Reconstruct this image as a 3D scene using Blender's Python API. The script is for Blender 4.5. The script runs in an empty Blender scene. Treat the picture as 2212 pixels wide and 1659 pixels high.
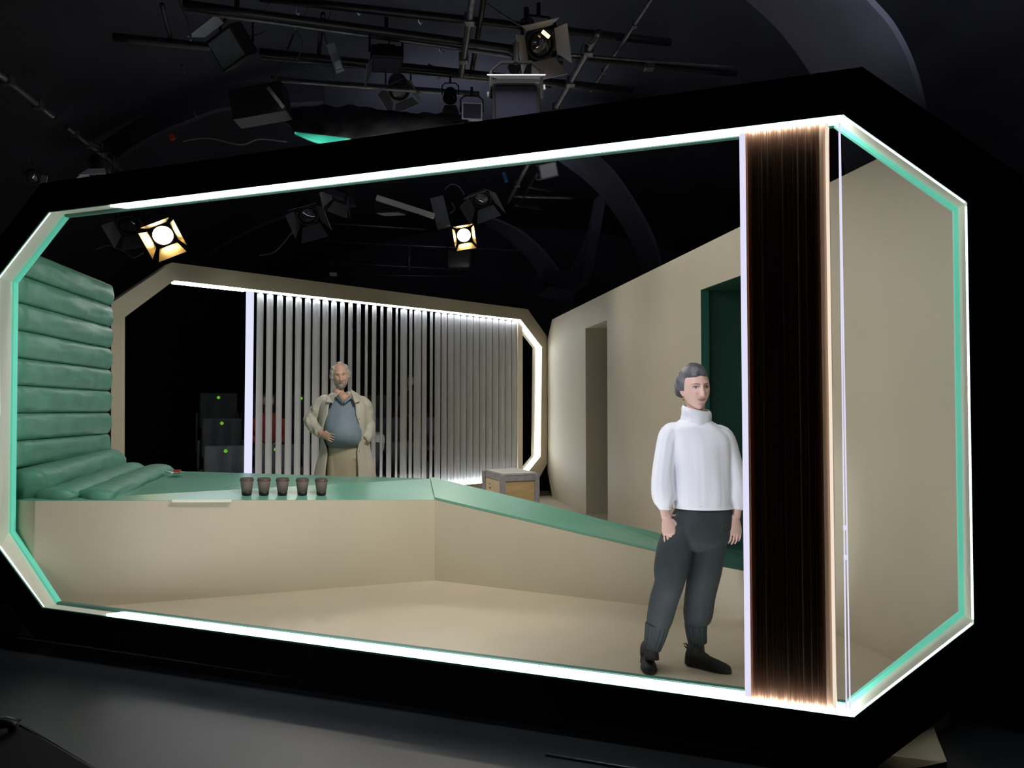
import bpy, bmesh, math, random
from mathutils import Vector, Matrix, noise
random.seed(7)
C = bpy.context.scene.collection
sc = bpy.context.scene
PI = math.pi

# ------------------------------------------------------------------ camera
CAMZ = 1.42                      # eye height over the stage floor (z = 0)
FPX = 1660.0
PITCH = math.radians(1.93)
cam_d = bpy.data.cameras.new('camera'); cam = bpy.data.objects.new('camera', cam_d); C.objects.link(cam)
cam.location = (0, 0, CAMZ); cam.rotation_euler = (PI/2 + PITCH, 0, 0)
cam_d.sensor_width = 36; cam_d.lens = FPX/2212*36; cam_d.clip_start = 0.05; cam_d.clip_end = 100
sc.camera = cam
sc.view_settings.view_transform = 'Standard'; sc.view_settings.look = 'None'
sc.view_settings.exposure = 0.0; sc.view_settings.gamma = 1; sc.view_settings.use_curve_mapping = False
w = bpy.data.worlds.new('world'); sc.world = w; w.use_nodes = True
w.node_tree.nodes['Background'].inputs[0].default_value = (0.10, 0.11, 0.16, 1)
w.node_tree.nodes['Background'].inputs[1].default_value = 0.02
sc.cycles.max_bounces = 6; sc.cycles.diffuse_bounces = 4; sc.cycles.glossy_bounces = 3
sc.cycles.use_denoising = True
sc.cycles.sample_clamp_indirect = 6
sc.cycles.caustics_reflective = False; sc.cycles.caustics_refractive = False

def ray(px, py):
    x = (px-1106)/FPX; y = (829.5-py)/FPX
    return Vector((x, math.cos(PITCH) - y*math.sin(PITCH), math.sin(PITCH) + y*math.cos(PITCH)))
ORG = Vector((0, 0, CAMZ))
def at(px, py, Y):
    r = ray(px, py); return ORG + r*(Y/r.y)
def atz(px, py, z):
    r = ray(px, py); return ORG + r*((z-CAMZ)/r.z)
class Plane:                      # a vertical plane: point, horizontal direction u, normal n
    def __init__(s, p, u, n):
        s.p = Vector((p[0], p[1], 0)); s.u = Vector((u[0], u[1], 0)).normalized(); s.n = Vector((n[0], n[1], 0)).normalized()
    def hit(s, px, py, d=0):      # -> (s, z) on the plane moved d along its normal
        r = ray(px, py); q = s.p + s.n*d
        t = (q-ORG).dot(s.n)/r.dot(s.n); h = ORG + r*t
        return ((h-s.p).dot(s.u), h.z)
    def pt(s, a, z, d=0):
        return s.p + s.u*a + s.n*d + Vector((0, 0, z))
FP = Plane((1.599+0.2*-0.3511, 3.60-0.2*0.9363), (0.9363, -0.3511), (0.3511, 0.9363))   # front of the front frame
RP = Plane((-3.77, 8.53), (0.7124, 0.7017), (-0.7017, 0.7124))                       # room side of the rear frame
RW = Plane((2.98, 0.0), (-0.1829, 0.9831), (0.9831, 0.1829))                           # right wall

# ------------------------------------------------------------------ lamps of the lighting grid (light only; bodies come later) and added fill lights without bodies
def spot(name, loc, target, energy, color, size=60, blend=.5, radius=.1):
    l = bpy.data.lights.new(name, 'SPOT'); l.energy = energy; l.color = color
    l.spot_size = math.radians(size); l.spot_blend = blend; l.shadow_soft_size = radius
    o = bpy.data.objects.new(name, l); C.objects.link(o); o.location = loc
    o.rotation_euler = (Vector(target)-Vector(loc)).to_track_quat('-Z', 'Y').to_euler()
    return o
WARM = (1, .91, .79); COOL = (.88, .92, 1)
spot('stage_or_fill_spot', (-2.6, 10.3, 4.25), (.6, 5.0, 0.2), 150, WARM, 62, .6, .12)
spot('stage_or_fill_spot', (-.62, 10.6, 4.3), (1.8, 5.2, 0.6), 150, WARM, 62, .6, .12)
spot('stage_or_fill_spot', (.8, 4.1, 4.6), (-2.3, 6.2, 0.5), 420, (1, .94, .86), 80, .8, .15)  # added fill on the bench front, no lamp body
spot('stage_or_fill_spot', (-2.6, 5.85, 4.4), (2.0, 6.6, 1.0), 130, (1, .93, .8), 70, .7, .2)  # added fill across to the side wall, no lamp body
spot('stage_or_fill_spot', (.2, 4.75, 4.5), (-1.6, 8.8, 1.0), 150, (1, .97, .92), 70, .7, .2)  # added fill towards the man and the blind, no lamp body
spot('stage_or_fill_spot', (-1.3, 1.6, 2.8), (.90, 4.3, 1.25), 330, COOL, 17, .35, .12)  # added front fill on the woman, unseen lamp
spot('vault_fill', (-2.0, 7.0, 5.3), (-1.6, 8.4, 8.0), 160, (.74, .78, 1), 165, 1, .4)  # this and the next two: added upward fills that brighten the vault
spot('vault_fill', (3.4, 5.6, 5.0), (3.6, 7.6, 8.0), 170, (.80, .82, 1), 165, 1, .4)
spot('vault_fill', (-1.0, 13.0, 5.2), (-.6, 14.6, 8.0), 110, (.78, .8, 1), 165, 1, .4)
spot('vault_fill', (-2.6, 3.4, 4.6), (-3.6, 5.6, 6.6), 12, (1, .72, .62), 80, 1, .3)  # added warm wash on the left vault corner, no lamp there
spot('floor_fill', (-2.2, 2.2, 3.4), (-1.5, 3.5, -.2), 85, (.75, .83, 1), 62, 1, .6)  # added bluish fill on the black floor, unseen lamp

# ------------------------------------------------------------------ materials
def mat(name, col, rough=.6, metal=0, noise_amt=0, noise_scale=8, bump=0, bump_scale=60, emit=0, emit_col=None, spec=.5, trans=0, coat=0, stretch=None):
    m = bpy.data.materials.new(name); m.use_nodes = True
    nt = m.node_tree; b = nt.nodes['Principled BSDF']
    b.inputs['Base Color'].default_value = (*col, 1); b.inputs['Roughness'].default_value = rough
    b.inputs['Metallic'].default_value = metal; b.inputs['Specular IOR Level'].default_value = spec
    b.inputs['Coat Weight'].default_value = coat
    if trans: b.inputs['Subsurface Weight'].default_value = trans; b.inputs['Subsurface Scale'].default_value = .02
    if emit:
        b.inputs['Emission Color'].default_value = (*(emit_col or col), 1); b.inputs['Emission Strength'].default_value = emit
    tc = nt.nodes.new('ShaderNodeTexCoord'); src = tc.outputs['Object']
    if stretch:
        mp = nt.nodes.new('ShaderNodeMapping'); mp.inputs['Scale'].default_value = stretch
        nt.links.new(src, mp.inputs[0]); src = mp.outputs[0]
    if noise_amt:
        n = nt.nodes.new('ShaderNodeTexNoise'); n.inputs['Scale'].default_value = noise_scale; n.inputs['Detail'].default_value = 4
        r = nt.nodes.new('ShaderNodeValToRGB')
        r.color_ramp.elements[0].position = .3; r.color_ramp.elements[1].position = .7
        r.color_ramp.elements[0].color = (*[max(0, c*(1-noise_amt)) for c in col], 1)
        r.color_ramp.elements[1].color = (*[min(1, c*(1+noise_amt)) for c in col], 1)
        nt.links.new(src, n.inputs['Vector']); nt.links.new(n.outputs['Fac'], r.inputs[0]); nt.links.new(r.outputs[0], b.inputs['Base Color'])
    if bump:
        n2 = nt.nodes.new('ShaderNodeTexNoise'); n2.inputs['Scale'].default_value = bump_scale; n2.inputs['Detail'].default_value = 5
        bp = nt.nodes.new('ShaderNodeBump'); bp.inputs['Strength'].default_value = bump; bp.inputs['Distance'].default_value = .01
        nt.links.new(src, n2.inputs['Vector']); nt.links.new(n2.outputs['Fac'], bp.inputs['Height']); nt.links.new(bp.outputs[0], b.inputs['Normal'])
    return m
def glow(name, col, strength):
    m = bpy.data.materials.new(name); m.use_nodes = True; nt = m.node_tree
    for n in list(nt.nodes): nt.nodes.remove(n)
    e = nt.nodes.new('ShaderNodeEmission'); e.inputs[0].default_value = (*col, 1); e.inputs[1].default_value = strength
    o = nt.nodes.new('ShaderNodeOutputMaterial'); nt.links.new(e.outputs[0], o.inputs[0]); return m

def add_translucent(m, col, fac):
    nt = m.node_tree; out = next(n for n in nt.nodes if n.type == 'OUTPUT_MATERIAL'); b = nt.nodes['Principled BSDF']
    t = nt.nodes.new('ShaderNodeBsdfTranslucent'); t.inputs[0].default_value = (*col, 1)
    x = nt.nodes.new('ShaderNodeMixShader'); x.inputs[0].default_value = fac
    nt.links.new(b.outputs[0], x.inputs[1]); nt.links.new(t.outputs[0], x.inputs[2]); nt.links.new(x.outputs[0], out.inputs[0])
M = dict(
    cream=mat('cream_paint', (.575, .52, .395), .55, noise_amt=.04, noise_scale=1.2, bump=.05, bump_scale=30),
    floor=mat('cream_floor_paint', (.57, .50, .38), .38, noise_amt=.05, noise_scale=1.5, bump=.03, bump_scale=14),
    black=mat('black_masking', (.008, .008, .008), .9, noise_amt=.2, noise_scale=5, spec=.15),
    blackfl=mat('black_dance_floor', (.020, .024, .030), .45, noise_amt=.25, noise_scale=2.5, bump=.05, bump_scale=9),
    reveal=mat('reveal_cream', (.86, .87, .76), .5, noise_amt=.03, noise_scale=3),
    teal=mat('teal_rim_lit_look', (.20, .80, .62), .4, emit=.16, emit_col=(.12, .85, .62)), rimdull=mat('green_rim_dim_look', (.07, .20, .165), .5), jade=mat('jade_paint', (.05, .22, .165), .5),  # teal: lit brightness put in as emission; rimdull: same rim coloured dimmer
    tealtop=mat('green_gloss_top', (.16, .40, .295), .27, noise_amt=.06, noise_scale=2.5),
    darkgreen=mat('dark_green_paint', (.018, .085, .06), .6, noise_amt=.08, noise_scale=2),
    uphol=mat('green_upholstery', (.095, .29, .205), .5, noise_amt=.12, noise_scale=7, bump=.25, bump_scale=22),
    led=glow('white_led', (.97, 1, 1), 14.0),
    led_soft=glow('edge_led', (.88, 1, .94), 9),
    led_rear=glow('rear_led', (.93, .96, 1), 36.0),
    led_side=glow('rear_side_led', (.96, 1, 1), 14.0),
    led_lav=glow('lavender_lit_look', (.74, .74, 1.0), 1.05),  # rear lead slat: its lit brightness is put in as emission
    lit_lavf=glow('pale_lavender_lit_look', (.80, .78, 1.0), .95),  # front lead slat, cord and beads: brightness put in as emission
    lit_warm=glow('warm_white_lit_look', (1, .86, .72), .9),  # lit face of the end slat, put in as emission
    alu=mat('aluminium_track', (.55, .55, .57), .35, .8),
    slat=mat('pale_fabric_slat', (.58, .60, .63), .6, noise_amt=.04, noise_scale=4),
    slatb=mat('brown_slat', (.60, .43, .31), .55, noise_amt=.25, noise_scale=6, stretch=(30, 30, .3)),
    slatl=mat('light_wood_slat', (.90, .80, .66), .5),
    vault=mat('dark_vault_plaster', (.045, .047, .060), .85, noise_amt=.18, noise_scale=1.1, bump=.1, bump_scale=8),
    rib=mat('grey_rib_plaster', (.075, .075, .095), .85, noise_amt=.12, noise_scale=2, bump=.1, bump_scale=12),
    steel=mat('dark_steel_pipe', (.025, .025, .028), .45, .5, noise_amt=.3, noise_scale=12),
    steell=mat('worn_steel_pipe', (.13, .13, .145), .42, .6, noise_amt=.35, noise_scale=14),
    lampb=mat('lamp_black', (.010, .010, .011), .6, .1),
    lampg=mat('barn_door_grey', (.16, .165, .19), .45, .3, noise_amt=.1),
    lampw=mat('barn_door_pale', (.42, .42, .50), .45, .1),
    lens=mat('dark_lens', (.03, .03, .05), .08, 0, coat=1),
    lamp_on=glow('lamp_glow', (1, .83, .55), 14),
    lamp_on2=glow('lamp_glow_orange', (1, .62, .22), 4),
    gold=mat('gold_lit_barn_door', (.75, .55, .25), .3, .6),  # barn-door colour takes in the gold glow of the lit lamps
    whitep=mat('white_plastic', (.65, .65, .68), .4),
    wire=mat('grey_cable', (.12, .12, .13), .6),
    seat=mat('dark_seat_fabric', (.035, .041, .044), .85, noise_amt=.15, noise_scale=12),
    dot=glow('green_number_dot', (.20, .75, .03), .55),
    cup=mat('brown_paper_cup', (.21, .145, .125), .6, noise_amt=.08, noise_scale=20),
    cupd=mat('dark_cup_base', (.018, .014, .014), .5),
    lid=mat('cup_lid', (.10, .075, .070), .25),
    ply=mat('plywood', (.50, .36, .17), .55, noise_amt=.18, noise_scale=3.5, stretch=(1, 1, 6)),
    plyl=mat('plywood_light', (.72, .52, .28), .55, noise_amt=.08, noise_scale=3, stretch=(1, 1, 5)),
    greyedge=mat('grey_case_edge', (.30, .28, .30), .6, noise_amt=.15, noise_scale=20),
    greytop=mat('grey_case_top', (.42, .40, .39), .6, noise_amt=.12, noise_scale=14),
    skinw=mat('skin_fair', (.66, .42, .36), .5, noise_amt=.03, noise_scale=20, trans=.12),
    skinm=mat('skin_ruddy', (.56, .33, .24), .52, noise_amt=.12, noise_scale=16, trans=.1),
    hairw=mat('dark_grey_hair', (.085, .078, .095), .45, noise_amt=.45, noise_scale=30, bump=.5, bump_scale=60, stretch=(1, 1, .25)),
    hairm=mat('grey_hair', (.36, .33, .30), .6, noise_amt=.3, noise_scale=40, bump=.6, bump_scale=90),
    brow=mat('eyebrow_hair', (.13, .085, .075), .7),
    browm=mat('grey_eyebrow', (.30, .21, .16), .7),
    eyew=mat('eye_white', (.62, .56, .54), .2), iris=mat('brown_iris', (.035, .02, .015), .1),
    lips=mat('lips', (.42, .19, .18), .4), lipsm=mat('lips_ruddy', (.33, .14, .11), .5),
    knit=mat('white_jersey', (.80, .80, .86), .8, bump=.12, bump_scale=120),
    trous=mat('charcoal_trousers', (.027, .036, .040), .8, noise_amt=.12, noise_scale=5, bump=.1, bump_scale=60),
    shoe=mat('black_shoe', (.010, .010, .011), .7), sole=mat('dark_rubber_sole', (.03, .03, .033), .5),
    coat=mat('stone_raincoat', (.46, .43, .355), .65, noise_amt=.08, noise_scale=6, bump=.15, bump_scale=18),
    polo=mat('blue_grey_polo', (.19, .24, .29), .8, noise_amt=.07, noise_scale=7, bump=.15, bump_scale=25),
    khaki=mat('khaki_trousers', (.42, .36, .25), .75, noise_amt=.06, noise_scale=6, bump=.1, bump_scale=16),
    gold2=mat('bronze_earring', (.35, .24, .10), .3, .8),
    red=mat('red_knit', (.28, .03, .03), .85), darkcl=mat('dark_clothes', (.03, .03, .035), .9), palecl=mat('pale_jacket', (.42, .42, .40), .8),
    redp=mat('red_plastic', (.5, .06, .05), .4), bluep=mat('blue_tape', (.03, .12, .28), .5),
    blackcl=mat('black_cloth', (.025, .026, .032), .9, noise_amt=.2, noise_scale=4, bump=.6, bump_scale=6),
    tealcl=mat('teal_cloth', (.03, .55, .42), .7, emit=0),
    groove=mat('dark_groove', (.10, .085, .07), .8),
)

add_translucent(M['slatb'], (.72, .52, .38), .42)
# ------------------------------------------------------------------ mesh helpers
def link(name, bm, m, parent=None, smooth=False):
    me = bpy.data.meshes.new(name); bmesh.ops.recalc_face_normals(bm, faces=bm.faces[:]); bm.to_mesh(me); bm.free()
    me.materials.append(M[m] if isinstance(m, str) else m)
    if smooth:
        for p in me.polygons: p.use_smooth = True
    o = bpy.data.objects.new(name, me); C.objects.link(o)
    if parent: o.parent = parent; o.matrix_parent_inverse = parent.matrix_basis.inverted()
    return o
def thing(name, label, cat, loc=(0, 0, 0), group=None, rot=None):
    o = bpy.data.objects.new(name, None); C.objects.link(o); o.empty_display_size = .1
    o.location = loc
    if rot is not None: o.rotation_euler = rot
    o['label'] = label; o['category'] = cat
    if group: o['group'] = group
    return o
def tag(o, label, cat, group=None):
    o['label'] = label; o['category'] = cat
    if group: o['group'] = group
    return o
def struct(o, label=None, cat=None):
    o['kind'] = 'structure'
    if label: o['label'] = label
    if cat: o['category'] = cat
    return o
def strip(bm, loops, closed=True, wrap=True):
    """quads between successive loops of points; wrap joins the last loop to the first"""
    vs = [[bm.verts.new(p) for p in L] for L in loops]
    n = len(vs[0]); k = len(vs)
    for i in range(k if wrap else k-1):
        a, b = vs[i], vs[(i+1) % k]
        for j in range(n if closed else n-1):
            bm.faces.new((a[j], a[(j+1) % n], b[(j+1) % n], b[j]))
    return vs
def prism(bm, pts_a, pts_b):
    a = [bm.verts.new(p) for p in pts_a]; b = [bm.verts.new(p) for p in pts_b]; n = len(a)
    bm.faces.new(a); bm.faces.new(b[::-1])
    for i in range(n): bm.faces.new((a[i], a[(i+1) % n], b[(i+1) % n], b[i]))
def box(bm, c, s, rot=None):
    r = bmesh.ops.create_cube(bm, size=1)
    m = Matrix.Translation(c) @ (rot.to_4x4() if rot is not None else Matrix.Identity(4)) @ Matrix.Diagonal((*s, 1))
    bmesh.ops.transform(bm, matrix=m, verts=r['verts'])
def tube(bm, pts, r, n=8):
    pts = [Vector(p) for p in pts]; rings = []
    for i, p in enumerate(pts):
        t = (pts[min(i+1, len(pts)-1)]-pts[max(i-1, 0)]).normalized()
        a = t.cross(Vector((0, 0, 1)));
        if a.length < .05: a = t.cross(Vector((0, 1, 0)))
        a.normalize(); b = t.cross(a)
        rr = r[i] if isinstance(r, (list, tuple)) else r
        rings.append([bm.verts.new(p + a*math.cos(2*PI*j/n)*rr + b*math.sin(2*PI*j/n)*rr) for j in range(n)])
    for i in range(len(rings)-1):
        for j in range(n):
            bm.faces.new((rings[i][j], rings[i][(j+1) % n], rings[i+1][(j+1) % n], rings[i+1][j]))
    bm.faces.new(rings[0][::-1]); bm.faces.new(rings[-1])
def lathe(bm, prof, c, n=24):
    rings = [[bm.verts.new((c[0]+r*math.cos(2*PI*j/n), c[1]+r*math.sin(2*PI*j/n), c[2]+z)) for j in range(n)] for r, z in prof]
    for i in range(len(rings)-1):
        for j in range(n): bm.faces.new((rings[i][j], rings[i][(j+1) % n], rings[i+1][(j+1) % n], rings[i+1][j]))
    bm.faces.new(rings[0][::-1]); bm.faces.new(rings[-1])
def offset(poly, d):
    """mitred outward offset of a 2-D polygon (any winding)"""
    n = len(poly); area = sum(poly[i][0]*poly[(i+1) % n][1]-poly[(i+1) % n][0]*poly[i][1] for i in range(n))
    sg = 1 if area > 0 else -1; out = []
    for i in range(n):
        p0, p1, p2 = Vector(poly[i-1]), Vector(poly[i]), Vector(poly[(i+1) % n])
        e1 = (p1-p0).normalized(); e2 = (p2-p1).normalized()
        n1 = Vector((e1.y, -e1.x))*sg; n2 = Vector((e2.y, -e2.x))*sg
        b = (n1+n2).normalized(); k = d/max(.3, b.dot(n1)); q = p1+b*k
        out.append((q.x, q.y))
    return out
def bevel(o, wdt=.005, seg=2):
    m = o.modifiers.new('bevel', 'BEVEL'); m.width = wdt; m.segments = seg; m.limit_method = 'ANGLE'; return o

# ------------------------------------------------------------------ hall: floor, vault, walls
def quadobj(name, pts, m):
    bm = bmesh.new(); bm.faces.new([bm.verts.new(p) for p in pts]); return bm
bm = bmesh.new(); box(bm, (0, 9, -.25), (22, 30, .1)); struct(link('floor', bm, 'blackfl'))
bm = bmesh.new()
prof = []
for i in range(25):
    a = PI*i/24; prof.append((-9.0*math.cos(a), 1.6+5.6*math.sin(a)**.8))
inner = [[Vector((x, y, z)) for x, z in prof] for y in (-4, 24)]
outer = [[Vector((x*1.05, y, z+.3)) for x, z in prof] for y in (-4, 24)]
strip(bm, [inner[0], inner[1], outer[1], outer[0]], closed=False)
struct(link('ceiling', bm, 'vault', smooth=False))
for nm, x in (('wall_left', -9.1), ('wall_right', 9.1)):
    bm = bmesh.new(); box(bm, (x, 10, .7), (.2, 28, 2.2)); struct(link(nm, bm, 'vault'))
bm = bmesh.new(); box(bm, (0, 24.1, 3.4), (18.4, .2, 7.6)); struct(link('wall_back', bm, 'vault'))

def arch(left, right, Yl, Yr, thick, up):
    bm = bmesh.new()
    def dense(P, n=24):
        out = []
        for k in range(n+1):
            t = k/n*(len(P)-1); i = min(int(t), len(P)-2); f = t-i
            p0, p1, p2, p3 = P[max(i-1, 0)], P[i], P[i+1], P[min(i+2, len(P)-1)]
            out.append(tuple(.5*((2*p1[c])+(-p0[c]+p2[c])*f+(2*p0[c]-5*p1[c]+4*p2[c]-p3[c])*f*f+(-p0[c]+3*p1[c]-3*p2[c]+p3[c])*f**3) for c in (0, 1)))
        return out
    A = [at(x, y, Yl) for x, y in dense(left)]; B = [at(x, y, Yr) for x, y in dense(right)]
    u = Vector(up)*thick
    arch.n = getattr(arch, 'n', 0)+1
    strip(bm, [A, B, [p+u for p in B], [p+u for p in A]], closed=False)
    return bm
# the near rib at the right, seen from below, and the ribs further back
struct(link('trim_1', arch([(1500, -90), (1605, -5), (1685, 70), (1757, 170), (1800, 260), (1830, 400)], [(1800, -90), (1868, -5), (1925, 62), (1968, 150), (1995, 262), (2005, 400)], 8.2, 7.2, .06, (.75, 0, .66)), 'rib', None, True))
struct(link('trim_2', arch([(1120, 300), (1205, 347), (1285, 410), (1345, 490), (1378, 560), (1392, 640)], [(1200, 285), (1292, 345), (1345, 405), (1398, 495), (1420, 555), (1432, 640)], 13.6, 12.8, .06, (.75, 0, .66)), 'rib', None, True))
struct(link('trim_3', arch([(1040, 480), (1100, 520), (1160, 585), (1205, 655), (1220, 720)], [(1050, 468), (1125, 503), (1190, 566), (1230, 640), (1246, 720)], 17.6, 17.2, .06, (.75, 0, .66)), 'vault'))
struct(link('trim_4', arch([(190, 350), (225, 312), (300, 264), (400, 216), (505, 190), (700, 178)], [(225, 385), (258, 347), (330, 300), (420, 262), (500, 238), (700, 226)], 12.0, 11.4, .06, (-.3, 0, .9)), 'rib', None, True))
struct(link('trim_5', arch([(430, 545), (456, 521), (520, 478), (600, 444), (760, 415)], [(450, 560), (470, 540), (560, 492), (650, 462), (770, 447)], 16.2, 15.8, .06, (-.3, 0, .9)), 'vault'))
struct(link('trim_6', arch([(1150, 600), (1215, 600), (1262, 520), (1283, 432)], [(1160, 640), (1240, 640), (1270, 530), (1288, 432)], 15.6, 15.2, .3, (.75, 0, .66)), 'vault'))

for o_ in list(C.objects):
    if o_.name.startswith('trim_') and o_.data.polygons[0].use_smooth:
        e_ = o_.modifiers.new('e', 'EDGE_SPLIT'); e_.split_angle = math.radians(40)
# ------------------------------------------------------------------ stage floor of the set
bm = bmesh.new()
fl = [FP.pt(FP.hit(30, 1300, .2)[0], 0, .23), FP.pt(.10, 0, .23), RW.pt(4.05, 0, 0), RW.pt(9.2, 0, 0), RW.pt(9.2, 0, .5), RW.pt(13.4, 0, .5), (0.5, 13.6, 0), (-.4, 12.2, 0), (-4.4, 8.3, 0), (-4.3, 6.0, 0)]
fl = [Vector((p[0], p[1], 0)) for p in fl]
prism(bm, fl, [p-Vector((0, 0, .19)) for p in fl]); struct(link('trim_7', bm, 'floor'), 'cream painted raised stage floor inside the set', 'floor')

# ------------------------------------------------------------------ front frame
Apx = [(105, 458), (1822, 247), (2090, 437), (2105, 1348), (1845, 1550), (92, 1313), (-3, 1184), (-6, 600)]
Ipx = [(150, 471), (1801, 277), (2057, 458), (2070, 1320), (1827, 1512), (133, 1298), (34, 1147), (40, 612)]
A = [FP.hit(x, y, 0) for x, y in Apx]; I = [FP.hit(x, y, .2) for x, y in Ipx]
print('A', [(round(a, 2), round(b, 2)) for a, b in A]); print('I', [(round(a, 2), round(b, 2)) for a, b in I])
def L(poly, d, pl=FP): return [pl.pt(a, z, d) for a, z in poly]
DM = .165
I1 = offset(I, .018)
A1 = offset(A, .009); OUT = offset(A, .205)
ff = thing('portal_frame', 'large black octagonal portal frame with brightly lit cream and teal reveal, nearest the viewer', 'stage frame', FP.pt(0, -.2, 0))
bm = bmesh.new(); strip(bm, [L(OUT, 0), L(A1, 0), L(offset(I1, .035), .21), L(OUT, .21)]); link('black_surround', bm, 'black', ff)
bm = bmesh.new(); strip(bm, [L(A1, -.004), L(offset(A, -.002), -.004), L(offset(A, -.002), .008), L(A1, .008)]); link('outer_edge', bm, 'jade', ff)
bm = bmesh.new(); strip(bm, [L(A, .008), L(I1, DM), L(offset(I1, .02), DM), L(offset(A, .02), .008)]); link('reveal_lining', bm, 'reveal', ff)
I3 = offset(I1, .03)
for i in range(8):
    j = (i+1) % 8; bm = bmesh.new()
    prism(bm, [FP.pt(*I[i], DM), FP.pt(*I[i], .2), FP.pt(*I3[i], .2), FP.pt(*I3[i], DM)], [FP.pt(*I[j], DM), FP.pt(*I[j], .2), FP.pt(*I3[j], .2), FP.pt(*I3[j], DM)])
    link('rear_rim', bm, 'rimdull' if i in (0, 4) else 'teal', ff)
# bright strips in the head and the sill, thin ones round the sides
def lerp2(p, q, t): return (p[0]+(q[0]-p[0])*t, p[1]+(q[1]-p[1])*t)
def edgebar(P0, P1, Q0, Q1, d0, d1, th, inward):
    """bar lying on a reveal: P on the front polygon, Q on the polygon at DM; th pushes it inward"""
    def pp(p, q, d):
        t = d/DM; s = lerp2(p, q, t); return s
    bm = bmesh.new(); iv = Vector(inward)*th
    pts = [pp(P0, Q0, d0), pp(P0, Q0, d1), pp(P1, Q1, d1), pp(P1, Q1, d0)]; ds = [d0, d1, d1, d0]
    a = [FP.pt(s[0], s[1], d) for s, d in zip(pts, ds)]
    b = [FP.pt(s[0]+iv.x, s[1]+iv.y, d) for s, d in zip(pts, ds)]
    prism(bm, a, b); return bm
def cut(sx, i, j, poly):      # point of edge i-j of a polygon at coordinate sx
    p, q = poly[i], poly[j]; t = (sx-p[0])/(q[0]-p[0]); return lerp2(p, q, t)
sL = FP.hit(237, 445)[0]; sLb = FP.hit(229, 1325)[0]
o = link('led_strip', edgebar(cut(sL, 0, 1, A), lerp2(A[0], A[1], .998), cut(sL, 0, 1, I1), lerp2(I1[0], I1[1], 1), .004, .140, .016, (0, -1)), 'led', ff); o['label'] = 'bright white light strip in the head'
o = link('led_strip', edgebar(cut(sLb, 5, 4, A), lerp2(A[5], A[4], .998), cut(sLb, 5, 4, I1), lerp2(I1[5], I1[4], 1), .004, .140, .016, (0, 1)), 'led', ff); o['label'] = 'bright white light strip in the sill'
link('curtain_track', edgebar(cut(sL, 0, 1, A), lerp2(A[0], A[1], .99), cut(sL, 0, 1, I1), lerp2(I1[0], I1[1], .99), .143, .160, .010, (0, -1)), 'alu', ff)
link('curtain_track', edgebar(cut(sLb, 5, 4, A), lerp2(A[5], A[4], .99), cut(sLb, 5, 4, I1), lerp2(I1[5], I1[4], .99), .143, .160, .010, (0, 1)), 'alu', ff)
for i, j in ((1, 2), (2, 3), (3, 4), (5, 6), (6, 7), (7, 0)):
    mid = lerp2(A[i], A[j], .5); cx = sum(a[0] for a in A)/8; cz = sum(a[1] for a in A)/8
    e = Vector((A[j][0]-A[i][0], A[j][1]-A[i][1])).normalized(); nn = Vector((e.y, -e.x))
    if nn.dot(Vector((cx-mid[0], cz-mid[1]))) < 0: nn = -nn
    link('side_led_strip', edgebar(lerp2(A[i], A[j], .01), lerp2(A[i], A[j], .99), lerp2(I1[i], I1[j], .01), lerp2(I1[i], I1[j], .99), .008, .018, .006, nn), 'led_soft', ff)

# ------------------------------------------------------------------ front curtain of gathered slats
zt = cut(FP.hit(1700, 300)[0], 0, 1, A)[1]-.035; zb = cut(FP.hit(1700, 1500)[0], 5, 4, A)[1]+.02
cu = thing('slat_curtain', 'gathered stack of brown vertical slats between white edge bars, right side of the front frame', 'curtain', FP.pt(FP.hit(1700, 900)[0], zb, .06))
def zrange(s): return (cut(s, 5, 4, A)[1]+.018, cut(s, 0, 1, A)[1]-.02)
s0 = FP.hit(1618, 400, .06)[0]; s1 = FP.hit(1784, 400, .06)[0]; NS = 26
for k in range(NS):
    s = s0+(s1-s0)*(k+.5)/NS; z0, z1 = zrange(s)
    an = math.radians(24+random.uniform(-7, 7)); dd = .045; cs, sn = math.cos(an)*dd, math.sin(an)*dd
    bm = bmesh.new(); th = .0018; dj = random.uniform(-.006, .006)
    sec = []
    for q in range(7):
        f = q/6*2-1; bow = .004*(1-f*f)
        sec.append((s+sn*f+bow, .060+dj+cs*f))
    loopa = [(a-th, d) for a, d in sec]+[(a+th, d) for a, d in sec[::-1]]
    prism(bm, [FP.pt(a, z0, d) for a, d in loopa], [FP.pt(a, z1, d) for a, d in loopa])
    link('slat', bm, 'slatb', cu)
def vbar(name, pa, pb, d0, d1, m, zr=None):
    z0, z1 = zr or zrange((pa+pb)/2); bm = bmesh.new()
    prism(bm, [FP.pt(pa, z0, d0), FP.pt(pb, z0, d0), FP.pt(pb, z0, d1), FP.pt(pa, z0, d1)], [FP.pt(pa, z1, d0), FP.pt(pb, z1, d0), FP.pt(pb, z1, d1), FP.pt(pa, z1, d1)])
    return bevel(link(name, bm, m, cu), .003)
a = FP.hit(1600, 600, .03)[0]; b = FP.hit(1616, 600, .03)[0]
vbar('lead_lit_slat', a, b, .03, .045, 'lit_lavf')['label'] = 'brightly lit pale lavender lead slat'
a = FP.hit(1787, 600, .03)[0]; b = FP.hit(1794, 600, .03)[0]
vbar('end_slat', a, b, .03, .10, 'lit_warm')
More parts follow.
